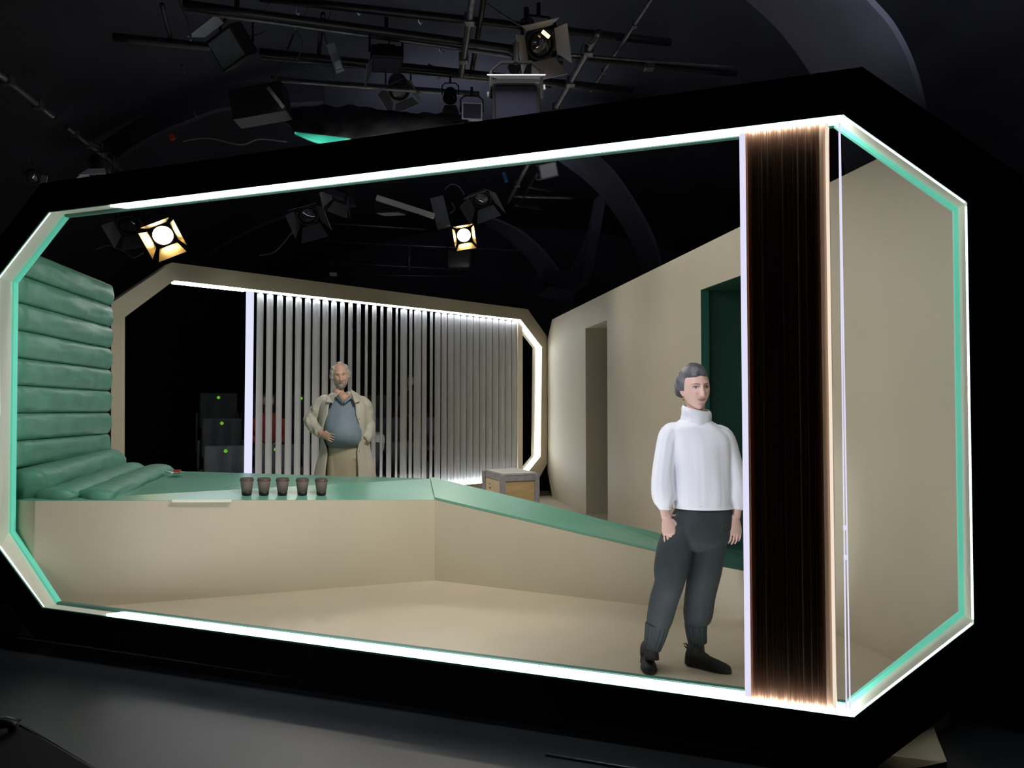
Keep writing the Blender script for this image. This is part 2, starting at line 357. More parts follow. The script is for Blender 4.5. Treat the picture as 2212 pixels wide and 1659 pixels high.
# pull cord, its lit brightness put in as emission
sc_ = FP.hit(1818, 600, .05)[0]; z0, z1 = zrange(sc_)
pc = thing('pull_cord', 'brightly lit white double pull cord hanging beside the brown slat stack', 'cord', FP.pt(sc_, z0, .05))
for dx in (-.004, .006):
    bm = bmesh.new(); tube(bm, [FP.pt(sc_+dx*(.3+1.2*t), z1+(z0-z1)*t, .05) for t in [i/10 for i in range(11)]], .0035, 8); link('cord', bm, 'lit_lavf', pc, True)
for yy in (1140, 1204):
    zz = FP.hit(1827, yy, .05)[1]; bm = bmesh.new(); lathe(bm, [(.002, -.012), (.007, -.009), (.007, .009), (.002, .012)], FP.pt(sc_-.002, zz, .05), 12); link('bead', bm, 'lit_lavf', pc, True)

# ------------------------------------------------------------------ right wall of the set with doorway and green niche
def sY(Y): return (Y-RW.p.y)/RW.u.y
H = CAMZ+1.475
bm = bmesh.new()
def panel(bm, pts, t): prism(bm, [RW.pt(a, z, 0) for a, z in pts], [RW.pt(a, z, t) for a, z in pts])
n0, n1, d0, d1 = sY(5.15), sY(6.89), sY(9.61), sY(10.57); zo = CAMZ+1.08; zd = CAMZ+1.125
panel(bm, [(sY(3.58), .55), (sY(4.05), 0), (n0, 0), (n0, H), (sY(4.45), H), (sY(3.58), 2.2)], .06)
panel(bm, [(n0, zo), (n1, zo), (n1, H), (n0, H)], .06)
panel(bm, [(n0, 0), (n1, 0), (n1, .20), (n0, .28)], .06)
panel(bm, [(n1, 0), (d0, 0), (d0, H), (n1, H)], .06)
panel(bm, [(d0-.002, 0), (d0, 0), (d0, H), (d0-.002, H)], .40)
panel(bm, [(d0, zd), (d1, zd), (d1, H), (d0, H)], .40)
panel(bm, [(d1, 0), (sY(12.5), 0), (sY(12.86), .42), (sY(12.86), H-.33), (sY(12.5), H), (d1, H)], .40)
o = struct(link('trim_8', bm, 'cream'), 'tall cream side wall of the set with doorway and green niche', 'wall')
# green passage behind the niche: wall facing the audience, ceiling, floor, jamb
bm = bmesh.new()
box(bm, (2.75, 6.99, 1.3), (2.1, .06, 2.7)); box(bm, (2.75, 4.95, 1.3), (1.2, .06, 2.7)); box(bm, (3.4, 6.0, 1.3), (.06, 2.0, 2.7))
prism(bm, [RW.pt(n0, zo-.003, .004), RW.pt(n1+.0, zo-.003, .004), Vector((3.4, 6.96, zo-.003)), Vector((3.4, 5, zo-.003))], [RW.pt(n0, zo+.05, .062), RW.pt(n1, zo+.05, .062), Vector((3.4, 6.96, zo+.05)), Vector((3.4, 5, zo+.05))])
struct(link('trim_9', bm, 'darkgreen'), 'dark green passage lining behind the niche', 'wall')
bm = bmesh.new(); panel(bm, [(n1-.008, .1), (n1, .1), (n1, zo), (n1-.008, zo)], .075); struct(link('trim_10', bm, 'jade'))

# ------------------------------------------------------------------ green-topped bench that turns into a ramp
def fromrel(x, y, z): return Vector((x, y, z+CAMZ))
A0 = fromrel(-3.66, 5.62, -.655); A1b = fromrel(-3.375, 5.465, -.642); B = fromrel(-.646, 6.46, -.751)
Cc = fromrel(1.42, 5.41, -1.085); D = fromrel(2.10, 5.13, -1.17)
R0 = fromrel(-3.90, 7.28, -.555); R1 = fromrel(-.753, 7.1, -.633)
R2 = at(1160, 1090, 6.55); R3 = at(1300, 1127, 6.18); R4 = at(1420, 1155, 5.90); R5 = at(1520, 1172, 5.85)
Z = Vector((0, 0, 1))
be = thing('platform_bench', 'long cream bench with glossy green top bending into a ramp at the right', 'bench', (-.65, 6.46, 0))
def topmesh(tris, m, nm):
    bm = bmesh.new(); vs = {}
    def v(p):
        k = tuple(round(c, 4) for c in p)
        if k not in vs: vs[k] = bm.verts.new(p)
        return vs[k]
    for t in tris: bm.faces.new([v(p) for p in t])
    o = link(nm, bm, m, be); s = o.modifiers.new('s', 'SOLIDIFY'); s.thickness = .02; s.offset = -1; return o
topmesh([(A0, A1b, R0), (A1b, B, R1), (A1b, R1, R0)], 'tealtop', 'bench_top')
topmesh([(B, Cc, R2), (B, R2, R1), (Cc, R3, R2), (Cc, R4, R3)], 'tealtop', 'ramp_top')
N1 = Vector((2.35, 6.94, .22)); N0 = Vector((1.79, 6.94, .22)); N2 = Vector((3.3, 6.94, .22)); N3 = Vector((3.3, 5.05, .25))
topmesh([(Cc, D, R4), (D, R5, R4), (D, N0, R5), (D, N2, N0), (D, N3, N2)], 'darkgreen', 'niche_floor')
def drop(p, q): return [p-Z*.002, q-Z*.002, Vector((q.x, q.y, 0)), Vector((p.x, p.y, 0))]
def face(pts, nm, m='cream', t=.02):
    bm = bmesh.new(); n = (pts[1]-pts[0]).cross(pts[2]-pts[0]).normalized()
    if n.y < 0: n = -n
    prism(bm, pts, [p+n*t for p in pts]); return link(nm, bm, m, be)
bm = bmesh.new()
for p, q in ((A0, A1b), (A1b, B)):
    pts = drop(p, q); n = Vector((-(q-p).y, (q-p).x, 0)).normalized(); prism(bm, [r-n*.0015 for r in pts], [r+n*.02 for r in pts])
link('bench_front', bm, 'cream', be)
bm = bmesh.new()
for p, q in ((B, Cc), (Cc, D)):
    pts = drop(p, q); n = Vector((-(q-p).y, (q-p).x, 0)).normalized(); prism(bm, [r-n*.0015 for r in pts], [r+n*.02 for r in pts])
link('ramp_front', bm, 'cream', be)
bm = bmesh.new()
for p, q in ((R0, R1), (R1, R2), (R2, R3), (R3, R4), (R4, R5)):
    pts = drop(p-Z*.01, q-Z*.01); n = Vector(((q-p).y, -(q-p).x, 0)).normalized(); prism(bm, pts, [r+n*.02 for r in pts])
link('back_panel', bm, 'cream', be)
# pale flap ledge in the bench front
def frontpt(px, dz=0, out=0):
    r = ray(px, 1078); n = Vector((-(B-A1b).y, (B-A1b).x, 0)).normalized()
    t = (A1b-ORG).dot(n)/r.dot(n); h = ORG+r*t; f = ((h-A1b).dot(B-A1b))/((B-A1b).length_squared); q = A1b.lerp(B, f)
    return q+Z*dz-n*out
bm = bmesh.new(); a, b = 372, 500
prism(bm, [frontpt(a, .004, 0), frontpt(b, .004, 0), frontpt(b, .004, .03), frontpt(a, .004, .03)], [frontpt(a, -.012, 0), frontpt(b, -.012, 0), frontpt(b, -.012, .03), frontpt(a, -.012, .03)])
link('front_lip', bm, 'reveal', be)
for a, b, zz, h in ((525, 610, -.115, .008), (612, 668, -.10, .010), (680, 705, -.08, .006), (775, 815, -.075, .012), (845, 900, -.075, .007)):
    bm = bmesh.new(); K = 14; up = []; lo = []
    for k in range(K+1):
        t = k/K; c = zz+.008*math.sin(k*2.1+a); hh = h*math.sin(PI*max(.02, min(.98, t)))*(.6+.4*math.sin(k*1.7))
        up.append(frontpt(a+(b-a)*t, c+hh/2, .0012)); lo.append(frontpt(a+(b-a)*t, c-hh/2, .0012))
    strip(bm, [up, lo], closed=False, wrap=False); link('scuff_mark', bm, mat('scuff', (.42, .36, .26), .6), be)

# ------------------------------------------------------------------ quilted mattress: wall rolls and lying rolls
mt = thing('quilted_mattress', 'green quilted mattress of horizontal padded rolls climbing the left end', 'mattress', (-3.6, 6.3, .75))
def roll(c0, c1, ax, hz, dx, nm='padded_roll', seed=0, tilt=Vector((0, 0, 1)), side=Vector((1, 0, 0)), ex=.62):
    """c0 near end, c1 far end; hz half height along tilt, dx half depth along side"""
    bm = bmesh.new(); rings = []; NL = 46; NA = 30
    for i in range(NL+1):
        t = i/NL; p = c0.lerp(c1, t); e = min(t, 1-t)*NL/2.2
        cap = math.sqrt(max(.0, 1-(1-min(1, e))**2)) if e < 1 else 1
        cap = max(cap, .25); ring = []
        for j in range(NA):
            a = 2*PI*j/NA; ca, sa = math.cos(a), math.sin(a)
            ux = math.copysign(abs(ca)**ex, ca); uz = math.copysign(abs(sa)**.9, sa)
            nz = noise.noise(Vector((t*7+seed*3.1, ca*.8, sa*2.2)))*.16 + noise.noise(Vector((t*26+seed, ca, sa*3)))*.05*abs(uz)
            ring.append(p + side*(ux*dx*(1+nz)*cap) + tilt*(uz*hz*(.97+.03*nz)*(.85+.15*cap)))
        rings.append(ring)
    strip(bm, rings, wrap=False); bm.verts.ensure_lookup_table()
    bm.faces.new([bm.verts[j] for j in range(NA)]); bm.faces.new([bm.verts[NL*NA+j] for j in range(NA)][::-1])
    return link(nm, bm, 'uphol', mt, True)
def lw(Y, off=0): return -3.61-.124*(Y-5.6)+off
Y0, Y1 = 5.58, 7.34
for k in range(8):
    zc = CAMZ+1.195-.203*(k+.5)
    roll(Vector((lw(Y0)-.05, Y0, zc)), Vector((lw(Y1)-.05, Y1, zc)), 1, .106, .085, seed=k)
# corner and lying rolls
z8f, z8r = CAMZ-.43-.075, CAMZ-.43-.06
roll(Vector((-3.57, 5.60, .872)), Vector((-3.78, 7.28, .94)), 1, .118, .17, seed=11, ex=.8)
def onslab(x, f):      # f 0 front .. 1 rear
    a = A0.lerp(A1b, (x-A0.x)/(A1b.x-A0.x)) if x < A1b.x else A1b.lerp(B, (x-A1b.x)/(B.x-A1b.x))
    r = R0.lerp(R1, (x-R0.x)/(R1.x-R0.x)); return a.lerp(r, f)
for k, (xf, xr, wd) in enumerate(((-3.29, -3.55, .145), (-3.06, -3.30, .155))):
    a = onslab(xf, .015); b = onslab(xr, .985)
    roll(a+Z*.012, b+Z*.012, 1, .070-.008*k, wd, seed=20+k, ex=.95)
bm = bmesh.new()       # boarding behind the mattress
pts = [Vector((lw(Y0)-.16, Y0, 0)), Vector((lw(Y1)-.16, Y1, 0)), Vector((lw(Y1)-.16, Y1, CAMZ+1.12)), Vector((lw(Y0)-.16, Y0, CAMZ+1.12))]
prism(bm, pts, [p+Vector((-.04, 0, 0)) for p in pts]); struct(link('trim_11', bm, 'black'))

# ------------------------------------------------------------------ rear frame with its curtain
Opx = [(372, 567), (1140, 668), (1182, 727), (1182, 1001), (1143, 1060), (372, 1300), (240, 1210), (240, 655)]
Jpx = [(376, 606), (1125, 690), (1171, 750), (1168, 986), (1128, 1036), (376, 1180), (269, 1090), (270, 685)]
OO = [RP.hit(x, y) for x, y in Opx]; JJ = [RP.hit(x, y) for x, y in Jpx]
OO[4] = (OO[4][0], 0.005); OO[5] = (OO[5][0], 0.005)
print('rear', [(round(a, 2), round(b, 2)) for a, b in OO], [(round(a, 2), round(b, 2)) for a, b in JJ])
zb_ = RP.hit(1000, 1054)[1]; JJ[4] = (JJ[4][0], JJ[4][1]); JJ[5] = (JJ[5][0], JJ[4][1]-.0)
rf = thing('rear_portal_frame', 'cream octagonal frame around the rear opening of the set', 'stage frame', RP.pt(2.8, 0, 0))
def LR(poly, d): return [RP.pt(a, z, d) for a, z in poly]
bm = bmesh.new(); strip(bm, [LR(OO, 0), LR(JJ, 0), LR(JJ, .22), LR(OO, .22)]); link('frame_panel', bm, 'cream', rf)
def rbar(p, q, d0, d1, th, nn, m, nm='led_strip'):
    bm = bmesh.new(); nn = Vector(nn).normalized()*th; ee = (Vector(q)-Vector(p)).normalized()
    prism(bm, [RP.pt(p[0], p[1], d0), RP.pt(q[0], q[1], d0), RP.pt(q[0], q[1], d1), RP.pt(p[0], p[1], d1)],
              [RP.pt(p[0]+nn.x, p[1]+nn.y, d0), RP.pt(q[0]+nn.x, q[1]+nn.y, d0), RP.pt(q[0]+nn.x, q[1]+nn.y, d1), RP.pt(p[0]+nn.x, p[1]+nn.y, d1)])
    return link(nm, bm, m, rf)
sS = RP.hit(533, 800)[0]
tS = lerp2(JJ[0], JJ[1], (sS-JJ[0][0])/(JJ[1][0]-JJ[0][0]))
rbar(lerp2(JJ[0], JJ[1], .004), tS, .01, .13, .02, (0, -1), 'led_rear')
rbar(tS, JJ[1], .030, .062, .012, (0, -1), 'led_rear')
rbar(JJ[5], JJ[4], .030, .062, .012, (0, 1), 'led_rear')
rbar(JJ[1], JJ[2], .03, .12, .02, (-1, -1), 'led_side'); rbar(JJ[2], JJ[3], .03, .12, .02, (-1, 0), 'led_side'); rbar(JJ[3], JJ[4], .03, .12, .02, (-1, 1), 'led_side')
rc = thing('vertical_blind', 'pale vertical slat blind half drawn across the rear opening', 'blind', RP.pt(2.2, zb_, .08))
def zj(s):
    t = (s-JJ[0][0])/(JJ[1][0]-JJ[0][0]); zt = JJ[0][1]+(JJ[1][1]-JJ[0][1])*t
    t2 = (s-JJ[5][0])/(JJ[4][0]-JJ[5][0]); return JJ[5][1]+(JJ[4][1]-JJ[5][1])*t2+.02, zt-.02
edges = [(158, 202), (218, 262), (282, 322), (338, 382), (396, 438), (455, 495), (503, 552), (563, 604), (617, 655), (673, 703), (723, 753), (775, 803), (827, 847), (870, 900), (922, 942), (962, 996), (1016, 1032), (1046, 1090), (1100, 1122), (1130, 1178), (1180, 1212), (1228, 1248), (1258, 1297), (1299, 1337)]
edges += [(1338+i*39.5, 1338+i*39.5+41) for i in range(11)]
for k, (a, b) in enumerate(edges):
    sa = RP.hit(500+a/2.861, 655, .07)[0]; sb = RP.hit(500+b/2.861, 655, .07)[0]
    z0, z1 = zj((sa+sb)/2); bm = bmesh.new(); fr = []; bk = []
    for q in range(9):
        f = q/8; d = .070-.022*math.sin(PI*f)+.012*f
        fr.append((sa+(sb-sa)*f, d)); bk.append((sa+(sb-sa)*f, d+.003))
    lp = fr+bk[::-1]
    prism(bm, [RP.pt(s, z0, d) for s, d in lp], [RP.pt(s, z1, d) for s, d in lp])
    link('slat', bm, 'slat', rc)
def rv(pa, pb, d0, d1, m, nm):
    z0, z1 = zj((pa+pb)/2); bm = bmesh.new()
    prism(bm, [RP.pt(pa, z0, d0), RP.pt(pb, z0, d0), RP.pt(pb, z0, d1), RP.pt(pa, z0, d1)], [RP.pt(pa, z1, d0), RP.pt(pb, z1, d0), RP.pt(pb, z1, d1), RP.pt(pa, z1, d1)])
    return link(nm, bm, m, rc)
rv(RP.hit(534, 700, .05)[0], RP.hit(548, 700, .05)[0], .05, .09, 'led_lav', 'lead_lit_slat')['label'] = 'brightly lit lavender lead slat'  # led_lav: the slat's lit brightness put in as emission
rv(RP.hit(1119, 800, .04)[0], RP.hit(1129, 800, .04)[0], .04, .12, 'slatl', 'end_post')
rv(sS, RP.hit(1128, 800, .05)[0], 0, 0, 'alu', 'x') if False else None
bm = bmesh.new(); e0 = (sS, zj(sS)[1]+.018); s_ = RP.hit(1125, 800)[0]; e1 = (s_, zj(s_)[1]+.018)
prism(bm, [RP.pt(*e0, .05), RP.pt(*e1, .05), RP.pt(*e1, .10), RP.pt(*e0, .10)], [RP.pt(e0[0], e0[1]-.02, .05), RP.pt(e1[0], e1[1]-.02, .05), RP.pt(e1[0], e1[1]-.02, .10), RP.pt(e0[0], e0[1]-.02, .10)])
link('headrail', bm, 'alu', rc)

# ------------------------------------------------------------------ plywood box
bx = thing('plywood_box', 'plywood box with grey edges standing behind the ramp', 'box', (0, 7.6, 0))
pA = at(1086, 1023, 7.30); pL = at(1048, 1008, 7.85); pR = at(1158, 1024, 7.45)
zt_ = pA.z
pA = Vector((pA.x, pA.y, 0)); pL = Vector((pL.x, pL.y, 0)); pR = Vector((pR.x, pR.y, 0)); pB = pL+pR-pA
def bxp(p, z): return Vector((p.x, p.y, z))
bm = bmesh.new(); prism(bm, [bxp(p, .002) for p in (pA, pR, pB, pL)], [bxp(p, zt_-.02) for p in (pA, pR, pB, pL)]); link('box_body', bm, 'ply', bx)
cen = (pA+pB)/2
bm = bmesh.new(); Q = [cen+(p-cen)*1.02 for p in (pA, pR, pB, pL)]; prism(bm, [bxp(p, zt_-.022) for p in Q], [bxp(p, zt_) for p in Q]); bevel(link('box_lid', bm, 'greytop', bx), .004)
bm = bmesh.new()
for p in (pA, pR, pL):
    q = cen+(p-cen)*1.012; box(bm, (q.x, q.y, zt_/2), (.045, .045, zt_-.03), Matrix.Rotation(math.atan2((pR-pA).y, (pR-pA).x), 3, 'Z'))
for p, q in ((pA, pR), (pA, pL)):
    a = cen+(p-cen)*1.012; b = cen+(q-cen)*1.012; m_ = (a+b)/2; dr = b-a
    box(bm, (m_.x, m_.y, zt_-.05), (dr.length, .012, .05), Matrix.Rotation(math.atan2(dr.y, dr.x), 3, 'Z'))
link('edge_trim', bm, 'greyedge', bx)
bm = bmesh.new(); nl = Vector((-(pA-pL).y, (pA-pL).x, 0)).normalized();
if nl.y > 0: nl = -nl
a = pL.lerp(pA, .06)+nl*.006; b = pL.lerp(pA, .9)+nl*.006
prism(bm, [bxp(a, .02), bxp(b, .02), bxp(b, zt_-.08), bxp(a, zt_-.08)], [bxp(a-nl*.006, .02), bxp(b-nl*.006, .02), bxp(b-nl*.006, zt_-.08), bxp(a-nl*.006, zt_-.08)])
link('side_panel', bm, 'plyl', bx)
for q, sz in ((pA.lerp(pR, .22)+Z*(zt_-.24), (.035, .02, .014)), (pL.lerp(pA, .3)+Z*(zt_-.13), (.02, .025, .012)), (pL.lerp(pA, .34)+Z*(zt_-.17), (.03, .03, .016))):
    bm = bmesh.new(); box(bm, q, sz); link('knot', bm, 'groove', bx)

# ------------------------------------------------------------------ five coffee cups
def cup_at(px, ybase):
    r = ray(px, ybase); # on slab front strip between A1b,B and R1
    n = (B-A1b).cross(R1-A1b).normalized(); t = (A1b-ORG).dot(n)/r.dot(n); return ORG+r*t
cnames = ['leftmost of the five brown paper cups in a row on the green bench', 'second paper cup from the left in the row on the green bench', 'middle one of the five brown paper cups on the green bench', 'fourth paper cup from the left in the row on the green bench', 'rightmost brown paper cup in the row on the green bench']
for k, (px, yb) in enumerate(((533, 1069), (570, 1069), (610, 1069), (653, 1069), (694, 1069))):
    p = cup_at(px, yb)+Z*.002; s = 1.0
    c = thing('coffee_cup', cnames[k], 'cup', p, 'brown coffee cups on the bench', rot=(0, 0, .5*k))
    def cl(nm, prof, m):
        bm = bmesh.new(); lathe(bm, prof, p); o = link(nm, bm, m, c, True)
        o.data.shade_auto_smooth if False else None
        return o
    cl('cup_body', [(.0385, .024), (.0505, .114), (.0505, .1145)], 'cup')
    cl('cup_base', [(.034, 0), (.0365, .002), (.0392, .0245)], 'cupd')
    cl('cup_lid', [(.053, .110), (.0545, .116), (.053, .120), (.050, .122), (.047, .133), (.044, .134), (.042, .127), (.006, .127)], 'lid')
    bm = bmesh.new(); box(bm, p+Vector((-.004, -.012, .128)), (.022, .014, .002)); link('sip_tab', bm, 'cupd', c)

# small pen and red lighter on the bench
p = at(380, 1031, 6.85); p.z = onslab(p.x, .8).z+.03
tr = thing('small_tray', 'small silver dish with a red item on the green bench', 'dish', p)
bm = bmesh.new(); lathe(bm, [(.03, 0), (.062, .012), (.065, .014), (.05, .008)], p, 20); link('dish', bm, 'alu', tr, True)
bm = bmesh.new(); box(bm, p+Vector((.01, 0, .022)), (.06, .02, .02)); link('red_item', bm, 'redp', tr)
q = at(366, 1028, 6.8); q.z = p.z+.012
bm = bmesh.new(); tube(bm, [q+Vector((-.04, 0, .012)), q+Vector((.0, 0, .004)), q+Vector((.04, -.02, -.006))], .008, 8); tag(link('pen', bm, 'whitep', None, True), 'small white pen lying left of the silver dish on the bench', 'pen')

# ------------------------------------------------------------------ people: shared builders
def cr(P, t):           # Catmull-Rom through rows of numbers
    n = len(P)-1; x = t*n; i = min(int(x), n-1); f = x-i
    p0, p1, p2, p3 = P[max(i-1, 0)], P[i], P[i+1], P[min(i+2, n)]
    return [.5*((2*b)+(-a+c)*f+(2*a-5*b+4*c-d)*f*f+(-a+3*b-3*c+d)*f**3) for a, b, c, d in zip(p0, p1, p2, p3)]
def loft(bm, rows, steps=24, n=28, fold=None, ex=1.0, cap=True, arc=None):
    """rows: (x, y, z, rx, ry, yaw) horizontal elliptic sections"""
    rings = []
    for i in range(steps+1):
        x, y, z, rx, ry, yaw = cr(rows, i/steps); ring = []
        m = n if arc is None else n+1
        for j in range(m):
            a = 2*PI*j/n if arc is None else arc[0]+(arc[1]-arc[0])*j/n
            ca, sa = math.cos(a), math.sin(a)
            ux = math.copysign(abs(ca)**ex, ca)*rx; uy = math.copysign(abs(sa)**ex, sa)*ry
            k = 1+(fold(i/steps, a) if fold else 0)
            ux *= k; uy *= k
            ring.append(Vector((x+ux*math.cos(yaw)-uy*math.sin(yaw), y+ux*math.sin(yaw)+uy*math.cos(yaw), z)))
        rings.append(ring)
    vs = strip(bm, rings, wrap=False, closed=arc is None)
    if cap and arc is None: bm.faces.new(vs[0][::-1]); bm.faces.new(vs[-1])
    return vs
def limb(bm, rows, steps=20, n=18, fold=None):
    """rows: (x, y, z, ra, rb) sections square to the path; ra across (X-ish), rb in depth"""
    P = [cr(rows, i/steps) for i in range(steps+1)]; rings = []
    for i, (x, y, z, ra, rb) in enumerate(P):
        a_, b_ = P[max(i-1, 0)], P[min(i+1, steps)]
        t = Vector((b_[0]-a_[0], b_[1]-a_[1], b_[2]-a_[2])).normalized()
        e = Vector((0, 1, 0))-t*t.y
        if e.length < .2: e = Vector((0, 0, 1))-t*t.z
        e.normalize(); s_ = t.cross(e); ring = []
        for j in range(n):
            a = 2*PI*j/n; k = 1+(fold(i/steps, a) if fold else 0)
            ring.append(Vector((x, y, z))+s_*math.cos(a)*ra*k+e*math.sin(a)*rb*k)
        rings.append(ring)
    vs = strip(bm, rings, wrap=False); bm.faces.new(vs[0][::-1]); bm.faces.new(vs[-1])
def ball(bm, c, r, sc3=(1, 1, 1), rot=None, seg=16):
    res = bmesh.ops.create_uvsphere(bm, u_segments=seg, v_segments=seg*3//4, radius=r)
    m = Matrix.Translation(c) @ (rot.to_4x4() if rot is not None else Matrix.Identity(4)) @ Matrix.Diagonal((*sc3, 1))
    bmesh.ops.transform(bm, matrix=m, verts=res['verts'])
def remesh(o, vox, smooth=2):
    m = o.modifiers.new('r', 'REMESH'); m.mode = 'VOXEL'; m.voxel_size = vox; m.use_smooth_shade = True
    if smooth: s = o.modifiers.new('s', 'SMOOTH'); s.factor = .5; s.iterations = smooth
    return o
def linkr(name, bm, m, parent, vox, smooth=2):
    bmesh.ops.recalc_face_normals(bm, faces=bm.faces[:])
    return remesh(link(name, bm, m, parent, True), vox, smooth)
def G(x, s): return math.exp(-(x/s)**2)

class Head:
    """local frame: x across, y forward, z up; M places it"""
    def __init__(s, M_, wide=.0715, deep=.096, high=.117, jaw=.40, nose=.023, chin=.010, brow=.004, fat=0):
        s.M = M_; s.w, s.d, s.h, s.jaw, s.nose, s.chin, s.brow, s.fat = wide, deep, high, jaw, nose, chin, brow, fat
    def wz(s, z):
        t = max(0, -z/s.h); return 1-s.jaw*t**1.7
    def bumps(s, x, z):
        h = s.h/.117; z = z/h; b = 0
        ridge = max(0, min(1, (.030-z)/.060)) if z > -.034 else max(0, 1-(-.034-z)/.008)
        wn = .0075+.006*max(0, min(1, (.02-z)/.05))
        b += s.nose*ridge*G(x, wn) + .004*G(z-.024, .014)*G(x, .008)
        b += .006*(G(x-.013, .006)+G(x+.013, .006))*G(z+.031, .008)
        b -= .010*(G(x-.031, .015)+G(x+.031, .015))*G(z-.010, .012)
        b += s.brow*G(z-.031, .009)*G(abs(x)-.030, .024)
        b += (.005+s.fat)*(G(x-.038, .018)+G(x+.038, .018))*G(z+.022, .020)
        b += .006*G(x, .022)*G(z+.055, .011)
        b -= .004*G(x, .018)*G(z+.070, .007)
        b += s.chin*G(x, .020)*G(z+.092, .016)
        return b
    def surf(s, x, z, off=0):
        ww = s.w*s.wz(z); k = max(0, 1-(x/ww)**2-(z/s.h)**2)
        return s.M @ Vector((x, s.d*math.sqrt(k)+s.bumps(x, z)+off, z))
    def skull(s, th, ph, k=1.0, bump=True):
        z = s.h*math.cos(th); r = math.sin(th); ww = s.w*s.wz(z)
        x = ww*r*math.cos(ph); y = s.d*r*math.sin(ph)
        if y > 0 and bump: y += s.bumps(x, z)*min(1, y/.02)
        if y < 0: y *= 1.06-.42*max(0, min(1, (-z-.005)/.09))
        return Vector((x*k, y*k, z*(1+(k-1)*.9)))
    def add(s, bm):
        NT, NP = 90, 110; rings = []
        for i in range(1, NT):
            rings.append([s.M @ s.skull(PI*i/NT, 2*PI*j/NP) for j in range(NP)])
        vs = strip(bm, rings, wrap=False)
        a = bm.verts.new(s.M @ Vector((0, 0, s.h))); b = bm.verts.new(s.M @ Vector((0, 0, -s.h)))
        for j in range(NP): bm.faces.new((a, vs[0][j], vs[0][(j+1) % NP])); bm.faces.new((b, vs[-1][(j+1) % NP], vs[-1][j]))
        for sx in (-1, 1):
            R = Matrix.Rotation(sx*.35, 3, 'Z') @ Matrix.Rotation(.15, 3, 'X')
            ball(bm, s.M @ Vector((sx*s.w*1.02, -.008, -.004)), .03, (.28, .58, 1.0), (s.M.to_3x3() @ R))
            ball(bm, s.M @ Vector((sx*s.w*.985, -.002, -.030)), .009, (.6, .8, 1.2))
    def shell(s, mask, wave=.0, NT=70, NP=110):
        """closed hair volume; mask(x,y,z) gives its thickness, negative keeps it under the skin"""
        bm = bmesh.new(); rings = []
        for i in range(1, NT):
            ring = []
            for j in range(NP):
                p = s.skull(PI*i/NT, 2*PI*j/NP, 1, False); t = mask(p.x, p.y, p.z)
                t += wave*math.sin(14*math.atan2(p.x, p.z+.2)*3+p.y*60)*(t > 0)
                ring.append(s.M @ (p+p.normalized()*t))
            rings.append(ring)
        vs = strip(bm, rings, wrap=False); bm.faces.new(vs[0][::-1]); bm.faces.new(vs[-1]); return bm
    def patch(s, outline, off):
        """thin raised patch on the face: outline(t) -> (x, zlow, zhigh)"""
        bm = bmesh.new(); N = 16; rows = []
        for i in range(N+1):
            x, a, b = outline(i/N); rows.append([s.surf(x, a, -.001), s.surf(x, a+(b-a)*.25, off), s.surf(x, a+(b-a)*.5, off*1.3), s.surf(x, a+(b-a)*.75, off), s.surf(x, b, -.001)])
        strip(bm, rows, closed=True, wrap=False); return bm
    def face(s, person, lipm, browm, look=(0, 0), lid=.5):
        for sx in (-1, 1):
            c = s.surf(sx*.031, .0095*s.h/.117, -.0088)
            bm = bmesh.new(); ball(bm, c, .0118, (1.2, 1, .74), s.M.to_3x3()); e = link('eye', bm, 'eyew', person, True)
            bm = bmesh.new(); d = s.M.to_3x3() @ Vector((look[0], 1, look[1])).normalized()
            ball(bm, c+d*.0078, .0058, (1, .85, 1), s.M.to_3x3()); link('iris', bm, 'iris', e, True)
            bm = s.patch(lambda t: (sx*(.031+.016*(2*t-1)), .0135*s.h/.117+.0035*math.sin(PI*t)-.001, .0155*s.h/.117+.0055*math.sin(PI*t)), .0028)
            link('eyelash', bm, browm, person, True)
            bm = s.patch(lambda t: (sx*(.012+.040*t), (.0245+.0055*math.sin(PI*t*.8))*s.h/.117, (.0272+.0070*math.sin(PI*min(1, t*.9+.1)))*s.h/.117), .0018)
            link('eyebrow', bm, browm, person, True)
        k = s.h/.117
        bm = s.patch(lambda t: ((2*t-1)*.0235, (-.0545-.0075*math.sin(PI*t)**.7+.003*abs(2*t-1)**2)*k, (-.0545+.0050*math.sin(PI*t)**.7-.0015*G(2*t-1, .15)+.003*abs(2*t-1)**2)*k), .0022)
        link('lips', bm, lipm, person, True)
        bm = s.patch(lambda t: ((2*t-1)*.0225, (-.0560+.003*abs(2*t-1)**2)*k, (-.0544+.003*abs(2*t-1)**2)*k), .0042)
        link('mouth_line', bm, browm, person, True)

